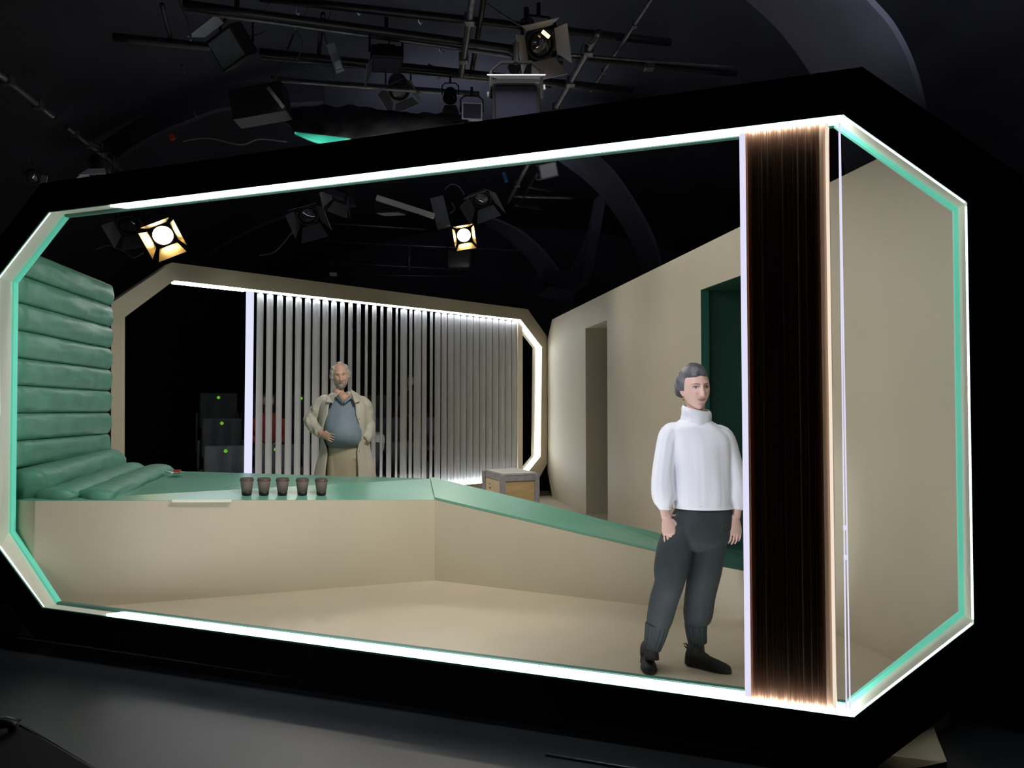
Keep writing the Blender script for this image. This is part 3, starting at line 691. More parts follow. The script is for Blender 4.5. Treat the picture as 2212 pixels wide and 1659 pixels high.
def hand(bm, wrist, along, out, thumb, size=1.0, curl=.35, spread=.09, fcurl=None):
    """along: wrist to knuckles, out: back-of-hand normal, thumb: side the thumb leaves from"""
    a = Vector(along).normalized(); t_ = Vector(thumb); t_ = (t_-a*t_.dot(a)).normalized(); o = a.cross(t_)
    if o.dot(Vector(out)) < 0: o = -o
    w_ = Vector(wrist)
    def P(l, s, h): return w_+a*l*size+t_*s*size+o*h*size
    rings = []
    for l, hw, hh in ((-.02, .026, .019), (0, .027, .018), (.02, .034, .017), (.05, .040, .0155), (.078, .041, .0135), (.092, .036, .010)):
        rings.append([P(l, math.cos(2*PI*j/16)*hw, math.sin(2*PI*j/16)*hh) for j in range(16)])
    vs = strip(bm, rings, wrap=False); bm.faces.new(vs[0][::-1]); bm.faces.new(vs[-1])
    for k, (s_, ln, r) in enumerate(((.029, .070, .0088), (.0095, .078, .0092), (-.0105, .072, .0088), (-.0295, .056, .0078))):
        p = P(.080, s_, 0); ang = 0; pts = [P(.060, s_*.92, 0), p]; rr = [r*size, r*size*1.05]
        c_ = curl if fcurl is None else fcurl[k]; sd = s_*spread/.03
        d0_ = (a+t_*sd).normalized()
        for q, f in enumerate((.45, .30, .25)):
            ang += c_*(1.0 if q else .7); dirv = d0_*math.cos(ang)-o*math.sin(ang)
            p = p+dirv*ln*f*size; pts.append(p); rr.append(r*size*(1-.12*(q+1)))
        pts.append(p+dirv*.003*size); rr.append(r*size*.35); tube(bm, pts, rr, 10)
    p = P(.014, .024, -.004); d = (a*.72+t_*.62-o*.3).normalized(); d2 = (a*.95+t_*.25-o*.25).normalized()
    tube(bm, [p, p+d*.030*size, p+d*.030*size+d2*.030*size, p+d*.030*size+d2*.052*size, p+d*.03*size+d2*.056*size], [.015*size, .0125*size, .0105*size, .0088*size, .003], 10)
def nfold(seed, fu, fv, amp):
    def f(t, a): return amp*noise.noise(Vector((math.cos(a)*fu+seed, math.sin(a)*fu, t*fv+seed*2)))
    return f
def vfold(seed, k, amp, fv=2):
    def f(t, a): return amp*noise.noise(Vector((math.cos(a)*k+seed, math.sin(a)*k, t*fv)))
    return f

# ------------------------------------------------------------------ woman in the white turtleneck
WY = 4.30; WZ0 = 0
def W(px, py, dy=0): return at(px, py, WY+dy)
wo = thing('person', 'woman in white turtleneck jumper and charcoal trousers standing left of the slat stack', 'person', (W(1470, 1440).x, WY, 0))
hc = W(1502, 840, -.02)
MH = Matrix.Translation(hc) @ Matrix.Rotation(math.radians(180+10), 4, 'Z') @ Matrix.Rotation(math.radians(3), 4, 'Y') @ Matrix.Rotation(math.radians(-4), 4, 'X')
hd = Head(MH, .0740, .096, .123, jaw=.44, nose=.0235, chin=.010)
bm = bmesh.new(); hd.add(bm)
cN = W(1503, 885, .01); wx = W(1513, 1000).x
limb(bm, [(cN.x-.005, WY+.02, 1.28, .05, .05), (cN.x-.004, WY+.015, 1.37, .050, .052), (cN.x, WY+.005, 1.46, .050, .054), (cN.x, WY, 1.53, .05, .055)], 10, 20)
zW = W(1513, 1100).z
loft(bm, [(wx, WY, zW-.15, .15, .11, 0), (wx, WY, zW, .13, .095, 0), (wx, WY, 1.10, .125, .085, 0), (wx-.01, WY+.02, 1.24, .13, .07, 0), (cN.x, WY+.02, 1.31, .06, .04, 0)], 20, 24)
armL = [W(1447, 935, .01), W(1437, 985, .0), W(1432, 1040, -.02), W(1434, 1085, -.05), W(1439, 1118, -.07)]
armR = [W(1562, 942, .01), W(1577, 987, 0), W(1588, 1040, -.01), W(1592, 1085, -.03), W(1589, 1118, -.05)]
for P_ in (armL, armR):
    rr = (.045, .042, .036, .030, .026); limb(bm, [(*p, r, r*.9) for p, r in zip(P_, rr)], 16, 16)
hand(bm, W(1441, 1120, -.075), W(1449, 1180, -.10)-W(1441, 1120, -.075), (-.35, -1, 0), (1, -.35, 0), .95, .22, .06)
hand(bm, W(1588, 1120, -.055), W(1591, 1180, -.08)-W(1588, 1120, -.055), (.35, -1, 0), (-1, -.35, 0), .95, .33, .05)
kneeL, kneeR = W(1447, 1250, -.06), W(1521, 1255, -.02)
ankL, ankR = W(1407, 1395, -.06), W(1506, 1388, .05)
limb(bm, [(*W(1480, 1120, 0), .08, .085), (*kneeL, .052, .056), (*ankL, .030, .034), (*(ankL-Z*.05), .026, .03)], 16, 16)
limb(bm, [(*W(1546, 1120, 0), .08, .085), (*kneeR, .052, .056), (*ankR, .030, .034), (*(ankR-Z*.05), .026, .03)], 16, 16)
linkr('body', bm, 'skinw', wo, .0036, 1)
hd.face(wo, 'lips', 'brow', (-.12, .05))
def c01(v): return max(0, min(1, v))
def hw(x, y, z):
    f = max((z-.052-.008*math.cos(x*30))/.050, (.024-y)/.034)
    g = (z+.014+.9*max(0, min(.045, -y-.020)))/.014
    k = c01(min(f, g)); base = .018+.018*c01(-y/.08)+(.010 if x > 0 else 0)*c01((.03-y)/.05)*c01((.09-z)/.05)
    base *= 1+.35*noise.noise(Vector((x*30+9, y*14, z*34)))+.12*math.sin((z*120+abs(x)*45+y*60))
    return -.010+(base+.010)*k**.8
o = link('hair', hd.shell(hw, .0012), 'hairw', wo, True); sb = o.modifiers.new('s', 'SMOOTH'); sb.iterations = 5; sb.factor = .6
bm = bmesh.new(); ep = MH @ Vector((-.071, -.004, -.048)) if (MH @ Vector((-.071, 0, 0))).x < hc.x else MH @ Vector((.071, -.004, -.048))
tube(bm, [ep+Z*.006, ep-Z*.006, ep-Z*.02], [.002, .0045, .003], 10); link('earring', bm, 'gold2', wo, True)
# jumper
bm = bmesh.new()
def tor(t, a): return .05*noise.noise(Vector((math.cos(a)*2.2, math.sin(a)*2.2, t*2.5)))+.05*noise.noise(Vector((math.cos(a)*6, math.sin(a)*6, t*1.3+4)))*t
Wl = W(1455, 1094).x; Wr = W(1581, 1094).x; cxh = (Wl+Wr)/2; rxh = (Wr-Wl)/2
loft(bm, [(cN.x-.003, WY+.02, 1.375, .070, .066, 0), (cN.x-.004, WY+.02, 1.35, .105, .082, 0), (cN.x-.006, WY+.015, 1.32, .150, .10, 0), (cxh-.010, WY+.01, 1.265, .172, .112, 0), (cxh-.004, WY, 1.19, .168, .122, 0), (cxh, WY, 1.07, .163, .125, 0), (cxh, WY-.005, .96, .165, .128, 0), (cxh, WY-.005, zW+.012, rxh, .13, 0)], 40, 60, tor, .9)
for sx, P_ in ((-1, armL), (1, armR)):
    sh = W(1464, 926, .01) if sx < 0 else W(1545, 928, .01)
    rows = [(sh.x-sx*.03, sh.y, sh.z-.020, .048, .060), (P_[0].x-sx*.002, P_[0].y, P_[0].z-.006, .057, .064), (P_[1].x, P_[1].y, P_[1].z, .058, .066), (P_[2].x, P_[2].y, P_[2].z+.01, .063, .070), (P_[2].x-.0*sx, P_[3].y+.01, P_[3].z+.045, .066, .072), (P_[3].x, P_[3].y, P_[3].z+.005, .056, .060), (P_[3].x+.004, P_[3].y-.006, P_[3].z-.030, .034, .038), (P_[3].x+.004, P_[3].y-.008, P_[3].z-.042, .036, .040)]
    def sl(t, a, sx=sx): return .14*noise.noise(Vector((math.cos(a)*2.6+sx, math.sin(a)*2.6, t*1.8)))+.05*noise.noise(Vector((math.cos(a)*5+sx, math.sin(a)*5, t*4)))+(.07*math.sin(a*9+sx)*max(0, t-.75))
    limb(bm, rows, 40, 44, sl)
linkr('jumper', bm, 'knit', wo, .0055, 8)
bm = bmesh.new(); loft(bm, [(cxh, WY-.005, zW+.010, rxh+.002, .131, 0), (cxh, WY-.005, zW+.035, rxh+.001, .131, 0)], 3, 60, None, .9, cap=False); o = link('jumper_hem', bm, 'knit', wo, True); q_ = o.modifiers.new('s', 'SOLIDIFY'); q_.thickness = .005
bm = bmesh.new(); rings = []
for i, (dz, r, tl) in enumerate(((.068, .062, -.15), (.078, .070, -.16), (.076, .077, -.17), (.056, .083, -.16), (.034, .083, -.14), (.014, .082, -.12), (-.016, .094, -.10))):
    ring = []
    for j in range(48):
        a = 2*PI*j/48; k = 1+.09*noise.noise(Vector((math.cos(a)*2.5, math.sin(a)*2.5, i*.8)))
        x, y = math.cos(a)*r*k, math.sin(a)*r*k*.95
        k2 = .004*math.sin(a*3+i*1.2); x *= 1+k2*8; y *= 1+k2*8
        ring.append(Vector((cN.x+.004+x, WY+.012+y, 1.355+dz+y*.20-x*.20)))
    rings.append(ring)
strip(bm, rings, wrap=False); o = link('jumper_collar', bm, 'knit', wo, True); q_ = o.modifiers.new('s', 'SOLIDIFY'); q_.thickness = .007; o.modifiers.new('u', 'SUBSURF').render_levels = 1
# trousers
bm = bmesh.new(); hx = W(1513, 1130).x
def pf(s_): return lambda t, a: .05*noise.noise(Vector((math.cos(a)*2+s_, math.sin(a)*2, t*3.5+s_)))+.03*noise.noise(Vector((math.cos(a)*5+s_, math.sin(a)*5, t*7)))
loft(bm, [(cxh, WY, zW+.03, .150, .11, 0), (cxh, WY, zW-.01, .160, .12, 0), (hx-.008, WY, W(0, 1140).z, .180, .130, 0), (hx-.02, WY, W(0, 1170).z, .175, .12, 0), (hx-.02, WY, W(0, 1185).z, .12, .08, 0)], 24, 44, pf(1), .85)
limb(bm, [(*W(1473, 1135, 0), .090, .115), (*W(1457, 1185, -.02), .092, .11), (*W(1449, 1228, -.04), .092, .10), (*W(1445, 1262, -.05), .080, .09), (*W(1433, 1300, -.04), .078, .085), (*W(1424, 1340, -.05), .070, .08), (*W(1420, 1360, -.055), .058, .064)], 30, 36, pf(3))
limb(bm, [(*W(1538, 1135, 0), .092, .115), (*W(1529, 1185, 0), .095, .11), (*W(1522, 1230, -.01), .090, .10), (*W(1513, 1280, 0), .082, .09), (*W(1508, 1322, .02), .082, .085), (*W(1504, 1342, .03), .068, .075), (*W(1504, 1352, .03), .052, .06)], 30, 36, pf(7))
linkr('trousers', bm, 'trous', wo, .006, 9)
def rib(t, a): return .05*math.sin(a*15)
for P_, ra in (((W(1420, 1350, -.055), W(1415, 1375, -.058), W(1408, 1402, -.062)), (.064, .056, .045)), ((W(1503, 1344, .03), W(1504, 1365, .04), W(1507, 1388, .045)), (.060, .056, .050))):
    bm = bmesh.new(); limb(bm, [(*p, r, r*1.05) for p, r in zip(P_, ra)], 10, 120, rib); link('ribbed_cuff', bm, 'trous', wo, True)
for a_ in (ankL, ankR):
    bm = bmesh.new(); limb(bm, [(*(a_+Z*.05), .037, .040), (*a_, .038, .041), (*(a_-Z*.07+Vector((0, -.01, 0))), .040, .048)], 6, 16); link('sock', bm, 'shoe', wo, True)
# shoes
def shoe(heel, toe, ank, par, wd=.046, nm='shoe'):
    heel, toe, ank = Vector(heel), Vector(toe), Vector(ank); d = (toe-heel); ln = d.length; d.normalize(); s_ = Vector((-d.y, d.x, 0))
    bm = bmesh.new(); rings = []
    for t, w_, h in ((0, .40, .055), (.04, .72, .085), (.15, .86, .098), (.30, .80, .094), (.42, .84, .072), (.58, .98, .056), (.75, 1.0, .046), (.9, .80, .036), (.97, .5, .028), (1, .2, .02)):
        c = heel+d*ln*t; ring = []
        for j in range(20):
            a = 2*PI*j/20; sx, sz = math.cos(a), math.sin(a)
            z = .012+(h*(max(0, sz)**.8) if sz > 0 else sz*.006)
            ring.append(c+s_*wd*w_*math.copysign(abs(sx)**.8, sx)*(1-.35*max(0, sz))+Z*z)
        rings.append(ring)
    vs = strip(bm, rings, wrap=False); bm.faces.new(vs[0][::-1]); bm.faces.new(vs[-1])
    limb(bm, [(*(heel+d*ln*.20+Z*.05), .040, .042), (*(heel+d*ln*.2+Z*.09).lerp(ank, .3), .045, .048), (*ank, .042, .045), (*(ank+Z*.03), .040, .043)], 8, 18)
    o = linkr(nm, bm, 'shoe', par, .004, 1)
    bm = bmesh.new(); pts = []
    for j in range(28):
        a = 2*PI*j/28; u = (1-math.cos(a))/2; wv = wd*1.06*math.sin(a)*(1.05+.15*math.cos(a*2))*(.82+.25*u)
        pts.append(heel+d*(ln*(u*1.03-.015))+s_*wv*.92)
    prism(bm, [p+Z*.001 for p in pts], [p+Z*.022 for p in pts]); bevel(link('shoe_sole', bm, 'sole', o), .004)
    return o
shoe((W(1402, 1420).x, 4.38, 0), (W(1397, 1450).x-.005, 4.165, 0), ankL-Z*.01+Vector((0, 0, 0)), wo)
sh2 = shoe((W(1491, 1400).x-.015, 4.345, 0), (W(1566, 1440).x+.0, 4.185, 0), ankR+Vector((0, .01, -.01)), wo)
bm = bmesh.new(); p = Vector((W(1491, 1400).x-.018, 4.345, .098)); tube(bm, [p+Vector((.016, 0, -.016)), p, p+Vector((-.008, 0, .016)), p+Vector((.004, 0, .018)), p+Vector((.014, 0, 0))], .004, 8); link('pull_tab', bm, 'shoe', sh2, True)
bm = bmesh.new(); p = Vector((W(1516, 1405).x, 4.245, .090)); tube(bm, [p+Vector((-.02, 0, 0)), p+Vector((0, 0, .008)), p+Vector((.02, -.01, -.006)), p+Vector((.032, -.02, -.02))], .003, 8); link('shoelace', bm, 'sole', sh2, True)

# ------------------------------------------------------------------ man in the raincoat
MY = 7.62
def V(px, py, dy=0): return at(px, py, MY+dy)
ma = thing('person', 'grey-haired man in an open stone raincoat with hand on hip behind the bench', 'person', (V(745, 1000).x, MY, 0))
mc = V(735, 812, -.04)
MM = Matrix.Translation(mc) @ Matrix.Rotation(math.radians(180+14), 4, 'Z') @ Matrix.Rotation(math.radians(5), 4, 'Y') @ Matrix.Rotation(math.radians(-8), 4, 'X')
mh = Head(MM, .081, .104, .130, jaw=.30, nose=.026, chin=.010, brow=.007, fat=.004)
bm = bmesh.new(); mh.add(bm)
mx = V(746, 900).x
limb(bm, [(V(743, 0).x, MY+.03, V(0, 885).z, .065, .06), (V(742, 0).x, MY+.01, V(0, 865).z, .066, .070), (V(739, 0).x, MY-.02, V(0, 850).z, .058, .062), (V(736, 0).x, MY-.03, V(0, 838).z, .038, .04)], 10, 20)
loft(bm, [(mx, MY+.02, .92, .12, .08, 0), (mx, MY, 1.15, .14, .10, 0), (mx, MY+.02, 1.40, .17, .10, 0), (mx, MY+.02, V(0, 868).z, .15, .10, 0), (mx-.02, MY+.03, V(0, 856).z, .08, .07, 0)], 20, 28)
aL = [V(697, 872, .02), V(683, 891, .02), V(672, 907, 0), V(682, 925, -.06), V(697, 939, -.18)]
aR = [V(785, 874, .02), V(791, 896, .03), V(794, 918, .03), V(794, 940, -.03), V(783, 955, -.08)]
for P_ in (aL, aR): limb(bm, [(*p, r, r) for p, r in zip(P_, (.055, .05, .045, .038, .030))], 16, 16)
hand(bm, V(698, 938, -.19), V(716, 946, -.26)-V(698, 938, -.19), (-.1, -1, .5), (.2, 0, 1), 1.0, .22, .16, (.05, .2, .3, .35))
hand(bm, V(783, 955, -.08), V(775, 968, -.08)-V(783, 955, -.08), (.3, -1, 0), (-1, 0, .3), 1.0, .3, .05)
limb(bm, [(*V(728, 1000, 0), .10, .11), (V(724, 0).x, MY, .50, .065, .07), (V(722, 0).x, MY+.03, .12, .04, .05), (V(722, 0).x, MY+.03, .06, .04, .05)], 16, 16)
limb(bm, [(*V(765, 1000, 0), .10, .11), (V(768, 0).x, MY, .50, .065, .07), (V(770, 0).x, MY+.03, .12, .04, .05), (V(770, 0).x, MY+.03, .06, .04, .05)], 16, 16)
linkr('body', bm, 'skinm', ma, .005, 1)
mh.face(ma, 'lipsm', 'browm', (.0, -.06))
def hm(x, y, z):
    f = max((abs(x)-.050+.25*max(0, y-.02))/.014 if y < .055 else -1, (-.015-y)/.02, (z-.106-.5*max(0, y))/.012)
    g = (z+.030+1.1*c01(-y*8)*.05)/.012
    k = c01(min(f, g)); base = (.020 if z < .09 else .012)*(1+.6*noise.noise(Vector((x*38, y*38, z*30))))
    return -.012+(base+.012)*k**.7
o = link('hair', mh.shell(hm), 'hairm', ma, True); sb = o.modifiers.new('s', 'SMOOTH'); sb.iterations = 3
def bd(x, y, z):
    t = -.01
    if z < -.068 and y > .0: t = .006
    if -.058 > z and y > .04 and abs(x) > .020: t = .004
    return t+.003*noise.noise(Vector((x*80, y*80, z*80)))*(t > 0)
bm = bmesh.new(); rings = []
for i in range(1, 60):
    ring = []
    for j in range(90):
        p = mh.skull(PI*i/60, 2*PI*j/90, 1, True); ring.append(MM @ (p+p.normalized()*bd(p.x, p.y, p.z)))
    rings.append(ring)
vs = strip(bm, rings, wrap=False); bm.faces.new(vs[0][::-1]); bm.faces.new(vs[-1]); link('beard', bm, 'hairm', ma, True)
# polo shirt with belly
bm = bmesh.new(); bx0 = V(747, 925).x
loft(bm, [(mx-.02, MY+.02, V(0, 852).z, .10, .085, 0), (mx-.01, MY+.02, V(0, 866).z, .165, .115, 0), (mx, MY-.005, V(0, 885).z, .19, .155, 0), (bx0-.01, MY-.040, V(0, 905).z, .19, .185, 0), (bx0, MY-.07, V(0, 930).z, .190, .205, 0), (bx0+.005, MY-.06, V(0, 948).z, .185, .20, 0), (bx0, MY-.03, V(0, 962).z, .168, .165, 0), (bx0, MY-.01, V(0, 966).z, .15, .12, 0)], 34, 44, nfold(5, 2.6, 6, .035))
linkr('polo_shirt', bm, 'polo', ma, .008, 2)
bm = bmesh.new()       # open V of the shirt: skin shows above it, so a placket and collar wings
p = V(738, 866, -.155)
prism(bm, [V(731, 846, -.07), V(727, 858, -.11), V(741, 872, -.165), V(743, 868, -.160)], [V(731, 846, -.05), V(727, 858, -.09), V(741, 872, -.145), V(743, 868, -.14)])
link('shirt_collar', bm, 'polo', ma)
bm = bmesh.new()
prism(bm, [V(760, 846, -.06), V(762, 858, -.10), V(744, 872, -.165), V(744, 866, -.16)], [V(760, 846, -.04), V(762, 858, -.08), V(744, 872, -.145), V(744, 866, -.14)])
link('shirt_collar', bm, 'polo', ma)
bm = bmesh.new(); prism(bm, [V(729, 852, -.118), V(741, 870, -.163), V(758, 852, -.112)], [V(729, 852, -.06), V(741, 868, -.10), V(758, 852, -.06)]); link('open_neck', bm, 'skinm', ma, True)
# trousers
bm = bmesh.new()
loft(bm, [(bx0, MY-.01, V(0, 950).z, .17, .14, 0), (bx0, MY, V(0, 975).z, .185, .15, 0), (bx0, MY, V(0, 1000).z, .19, .145, 0), (bx0, MY, V(0, 1036).z, .19, .13, 0), (bx0, MY, V(0, 1044).z, .15, .09, 0)], 16, 32, nfold(2, 2, 3, .03))
for px in (728, 766):
    x = V(px, 1000).x; limb(bm, [(x, MY, V(0, 985).z, .105, .13), (x, MY, .70, .105, .12), (x, MY, .45, .09, .10), (x, MY+.02, .10, .085, .10)], 20, 28, nfold(px, 2, 4, .05))
linkr('trousers', bm, 'khaki', ma, .009, 2)
for px in (722, 770): shoe((V(px, 1000).x, MY+.10, 0), (V(px, 1000).x, MY-.19, 0), (V(px, 1000).x, MY+.03, .10), ma, .05)
# raincoat: shell open in front
bm = bmesh.new()
def coatf(t, a): return .07*noise.noise(Vector((math.cos(a)*2.4+9, math.sin(a)*2.4, t*2.5)))+.12*noise.noise(Vector((math.cos(a)*6, math.sin(a)*6, t*1.5)))*t
def coat_half(sx):
    rows = []; K = 34; rings = []
    spec_ = [(V(0, 848).z, .085, .08, .30), (V(0, 862).z, .175, .12, .52), (V(0, 875).z, .225, .150, .60), (V(0, 895).z, .235, .175, .62), (V(0, 920).z, .235, .21, .80), (V(0, 945).z, .228, .21, .86), (V(0, 975).z, .235, .19, .70), (V(0, 1010).z, .275, .20, .62), (.62, .30, .22, .60), (.42, .32, .24, .58)]
    for i in range(K+1):
        z, rx, ry, gap = cr(spec_, i/K); ring = []
        for j in range(31):
            f = j/30; a = -PI/2+sx*(gap+(PI-gap)*f)
            k = 1+coatf(i/K, a); y0 = MY+.01-.02*math.sin(PI*min(1, i/K*2))
            ring.append(Vector((bx0-.01+math.cos(a)*rx*k, y0+math.sin(a)*ry*k, z)))
        rings.append(ring)
    strip(bm, rings, closed=False, wrap=False)
coat_half(1); coat_half(-1)
bmesh.ops.remove_doubles(bm, verts=bm.verts[:], dist=.004)
o = link('raincoat', bm, 'coat', ma, True); q_ = o.modifiers.new('s', 'SOLIDIFY'); q_.thickness = .012; q_.offset = 1
for sx, P_ in ((-1, aL), (1, aR)):
    bm = bmesh.new(); P2 = P_
    sh = V(712, 862, .03) if sx < 0 else V(772, 863, .03)
    rows = [(sh.x, sh.y, sh.z-.02, .062, .085), (*P2[0], .074, .095), (*P2[1], .070, .088), (*P2[2], .066, .080), (*P2[3], .060, .068), (*P2[3].lerp(P2[4], .72), .055, .060)]
    limb(bm, rows, 40, 40, lambda t, a, sx=sx: .22*noise.noise(Vector((math.cos(a)*2+sx, math.sin(a)*2, t*7)))+.13*noise.noise(Vector((math.cos(a)*4, math.sin(a)*4, t*14))))
    linkr('coat_sleeve', bm, 'coat', ma, .009, 2)
for sx, Q in ((-1, [(725, 841, .0), (724, 852, -.12), (719, 871, -.17), (704, 868, -.15), (709, 853, -.05)]), (1, [(757, 840, .0), (760, 852, -.12), (766, 871, -.17), (777, 867, -.15), (774, 852, -.05)])):
    bm = bmesh.new(); a = [V(*q) for q in Q]; c = sum(a, Vector())/5; prism(bm, a, [q+Vector((0, .02, 0)) for q in a]); bevel(link('coat_collar', bm, 'coat', ma), .004)
for py in (905, 975):
    bm = bmesh.new(); ball(bm, V(776, py, -.2), .009, (1, .4, 1)); link('coat_button', bm, 'khaki', ma, True)

# ------------------------------------------------------------------ seats and audience beyond the rear frame
ru = Vector((.80, .60, 0)).normalized(); rn = Vector((.6, -.80, 0)).normalized()   # along the row, towards the stage
def make_seat(label, group):
    t = thing('theatre_seat', label, 'seat', (0, 0, 0), group)
    bm = bmesh.new(); box(bm, (0, .06, .62), (.54, .07, .56)); bevel(link('backrest', bm, 'seat', t), .03, 3)
    bm = bmesh.new(); box(bm, (0, -.17, .40), (.47, .42, .09)); bevel(link('seat_cushion', bm, 'seat', t), .03, 3)
    for sx in (-1, 1):
        bm = bmesh.new(); box(bm, (sx*.287, -.12, .30), (.03, .34, .60)); bevel(link('armrest', bm, 'lampb', t), .008)
    bm = bmesh.new(); r_ = bmesh.ops.create_circle(bm, cap_ends=True, radius=.024, segments=16)
    bmesh.ops.transform(bm, matrix=Matrix.Translation((0, .0225, .83)) @ Matrix.Rotation(PI/2, 4, 'X'), verts=r_['verts'])
    ex = bmesh.ops.extrude_face_region(bm, geom=bm.faces[:]); bmesh.ops.translate(bm, vec=(0, -.004, 0), verts=[v for v in ex['geom'] if isinstance(v, bmesh.types.BMVert)])
    link('number_dot', bm, 'dot', t)
    return t
seat0 = None
tiers = [(at(487, 1000, 10.0), .055, 5, 0), (at(478, 1000, 10.9), .40, 6, 0), (at(470, 1000, 11.8), .78, 6, 0)]
snames = ['front dark theatre seat with green dot at its row end, left of the lit bar', 'second-row dark theatre seat with green dot at the row end', 'third-row dark theatre seat with green dot, highest at the row end']
ang = math.atan2(ru.y, ru.x)
for r_i, (p0, zr, n_, _) in enumerate(tiers):
    for k in range(n_):
        lab = snames[r_i] if k == 0 else 'dark theatre seat glimpsed between the pale slats, row %s' % ('one', 'two', 'three')[r_i]
        q = p0+ru*.66*k
        if seat0 is None: s = seat0 = make_seat(lab, 'theatre seats behind the rear opening')
        else:
            s = seat0.copy(); C.objects.link(s); s['label'] = lab
            for ch in [c for c in C.objects if c.parent == seat0]:
                d_ = ch.copy(); C.objects.link(d_); d_.parent = s
        s.location = (q.x, q.y, zr); s.rotation_euler = (0, 0, ang*.5)
# stepped riser under the seats
bm = bmesh.new(); a0 = tiers[0][0]-ru*.5
for i, (p0, zr, n_, _) in enumerate(tiers):
    c = p0+ru*1.65; R_ = Matrix.Rotation(ang, 3, 'Z'); box(bm, (c.x-rn.x*.05, c.y-rn.y*.05, (zr-.25)/2), (4.1, .86, zr+.25), R_)
struct(link('trim_12', bm, 'black'))
def sitter(x, y, z, top, label, face_a):
    t = thing('person', label, 'person', (x, y, z)); Mx = Matrix.Translation((x, y, z)) @ Matrix.Rotation(face_a, 4, 'Z')
    H_ = Head(Mx @ Matrix.Translation((0, .02, 1.17)))
    bm = bmesh.new(); H_.add(bm)
    def T(v): return Mx @ Vector(v)
    limb(bm, [(*T((0, -.02, .95)), .055, .055), (*T((0, 0, 1.10)), .05, .05)], 6, 14)
    hand(bm, T((-.10, .40, .56)), T((-.04, .5, .53))-T((-.10, .40, .56)), (0, 0, 1), T((1, 0, 0))-T((0, 0, 0)), 1, .3)
    hand(bm, T((.10, .40, .56)), T((.04, .5, .53))-T((.10, .40, .56)), (0, 0, 1), T((-1, 0, 0))-T((0, 0, 0)), 1, .3)
    loft(bm, [(x, y, z+.5, .12, .10, face_a), (x, y, z+.95, .13, .09, face_a)], 6, 16)
    linkr('body', bm, 'skinm', t, .008, 1)
    H_.face(t, 'lipsm', 'browm')
    link('hair', H_.shell(lambda a, b, c: (.015 if (c > .06 or (b < .01 and c > -.06)) else -.01)), 'brow', t, True)
    bm = bmesh.new()
    loft(bm, [(*T((0, 0, .46)), .19, .14, face_a), (*T((0, 0, .70)), .18, .13, face_a), (*T((0, 0, .90)), .20, .12, face_a), (*T((0, 0, 1.0)), .10, .08, face_a)], 14, 24, nfold(3, 2, 4, .05))
    for sx in (-1, 1): limb(bm, [(*T((sx*.19, 0, .90)), .06, .06), (*T((sx*.25, .08, .68)), .055, .055), (*T((sx*.11, .38, .57)), .04, .04)], 12, 16)
    linkr('jumper', bm, top, t, .012, 2)
    bm = bmesh.new()
    for sx in (-1, 1):
        limb(bm, [(*T((sx*.10, .0, .52)), .09, .08), (*T((sx*.11, .42, .50)), .07, .07), (*T((sx*.11, .45, .25)), .06, .06), (*T((sx*.11, .45, .06)), .05, .05)], 16, 16)
    linkr('trousers', bm, 'darkcl', t, .012, 2)
    for sx in (-1, 1):
        bm = bmesh.new(); limb(bm, [(*T((sx*.11, .40, .05)), .045, .04), (*T((sx*.11, .50, .045)), .045, .035), (*T((sx*.11, .62, .035)), .03, .025)], 8, 14); link('shoe', bm, 'shoe', t, True)
    return t
sd_ = Vector((math.sin(ang*.5), -math.cos(ang*.5), 0))
q = tiers[1][0]+ru*.66+sd_*.12; sitter(q.x, q.y, tiers[1][1]-.02, 'red', 'seated person in a red jumper glimpsed behind the lit lavender bar', PI+ang*.5)
q = tiers[2][0]+ru*.66*5+sd_*.12; sitter(q.x, q.y, tiers[2][1]-.02, 'darkcl', 'seated person in dark clothes glimpsed between slats right of the man', PI+ang*.5)
q = at(812, 955, 11.4)
bm = bmesh.new(); ball(bm, (q.x, q.y-.05, q.z-.02), .17, (.8, .45, 1.05), seg=20)
for v in bm.verts: v.co += Vector((1, 0, 1))*.05*noise.noise(v.co*6)
tag(link('folded_jacket', bm, 'palecl', None, True), 'crumpled pale jacket hanging over a seat, just right of the man', 'jacket')

# ------------------------------------------------------------------ lighting grid overhead
GZ = CAMZ+3.3
def pipe(p, q, r, label, m='steel', clamps=0, z=GZ, name='grid_pipe', zz=None, group='pipes of the lighting grid'):
    r *= .68
    a = atz(p[0], p[1], z); b = atz(q[0], q[1], zz or z)
    bm = bmesh.new(); tube(bm, [a.lerp(b, i/6) for i in range(7)], r, 12); o = link(name, bm, m, None, True); tag(o, label, 'pipe', group); o.data.shade_flat() if False else None
    for i in range(clamps):
        c = a.lerp(b, (i+.5)/clamps); bm = bmesh.new(); box(bm, c, (r*2.7, r*2.7, r*2.8)); bevel(link('pipe_clamp', bm, 'steell', o), .006)
    return o
pipe((245, 80), (485, 104), .055, 'short black pipe with rounded end, upper left of the grid')
pipe((395, 8), (1200, 118), .05, 'long black upper chord pipe crossing from upper left')
pipe((400, 22), (1215, 136), .028, 'worn grey pipe just below the long black chord', 'steell')
pipe((1205, 122), (1590, 158), .05, 'black pipe running right from the hanging fresnel lamp', clamps=1)
pipe((1205, 116), (1585, 146), .020, 'thin grey pipe above the right-hand black pipe', 'steell')
pipe((560, -6), (1448, 92), .055, 'thick black pipe ending at upper right centre', z=GZ+.2)
pipe((560, 112), (1366, 196), .055, 'thick black pipe under the long chord, ending right of centre')
pipe((565, 124), (1190, 188), .022, 'thin grey pipe under the second thick pipe', 'steell')
pipe((585, 170), (1035, 204), .045, 'grey pipe low in the grid above the black cloth', 'steell')
pipe((1022, -8), (996, 162), .045, 'upright-looking worn grey pipe crossing the grid at centre', 'steell', 2, z=GZ-.12)
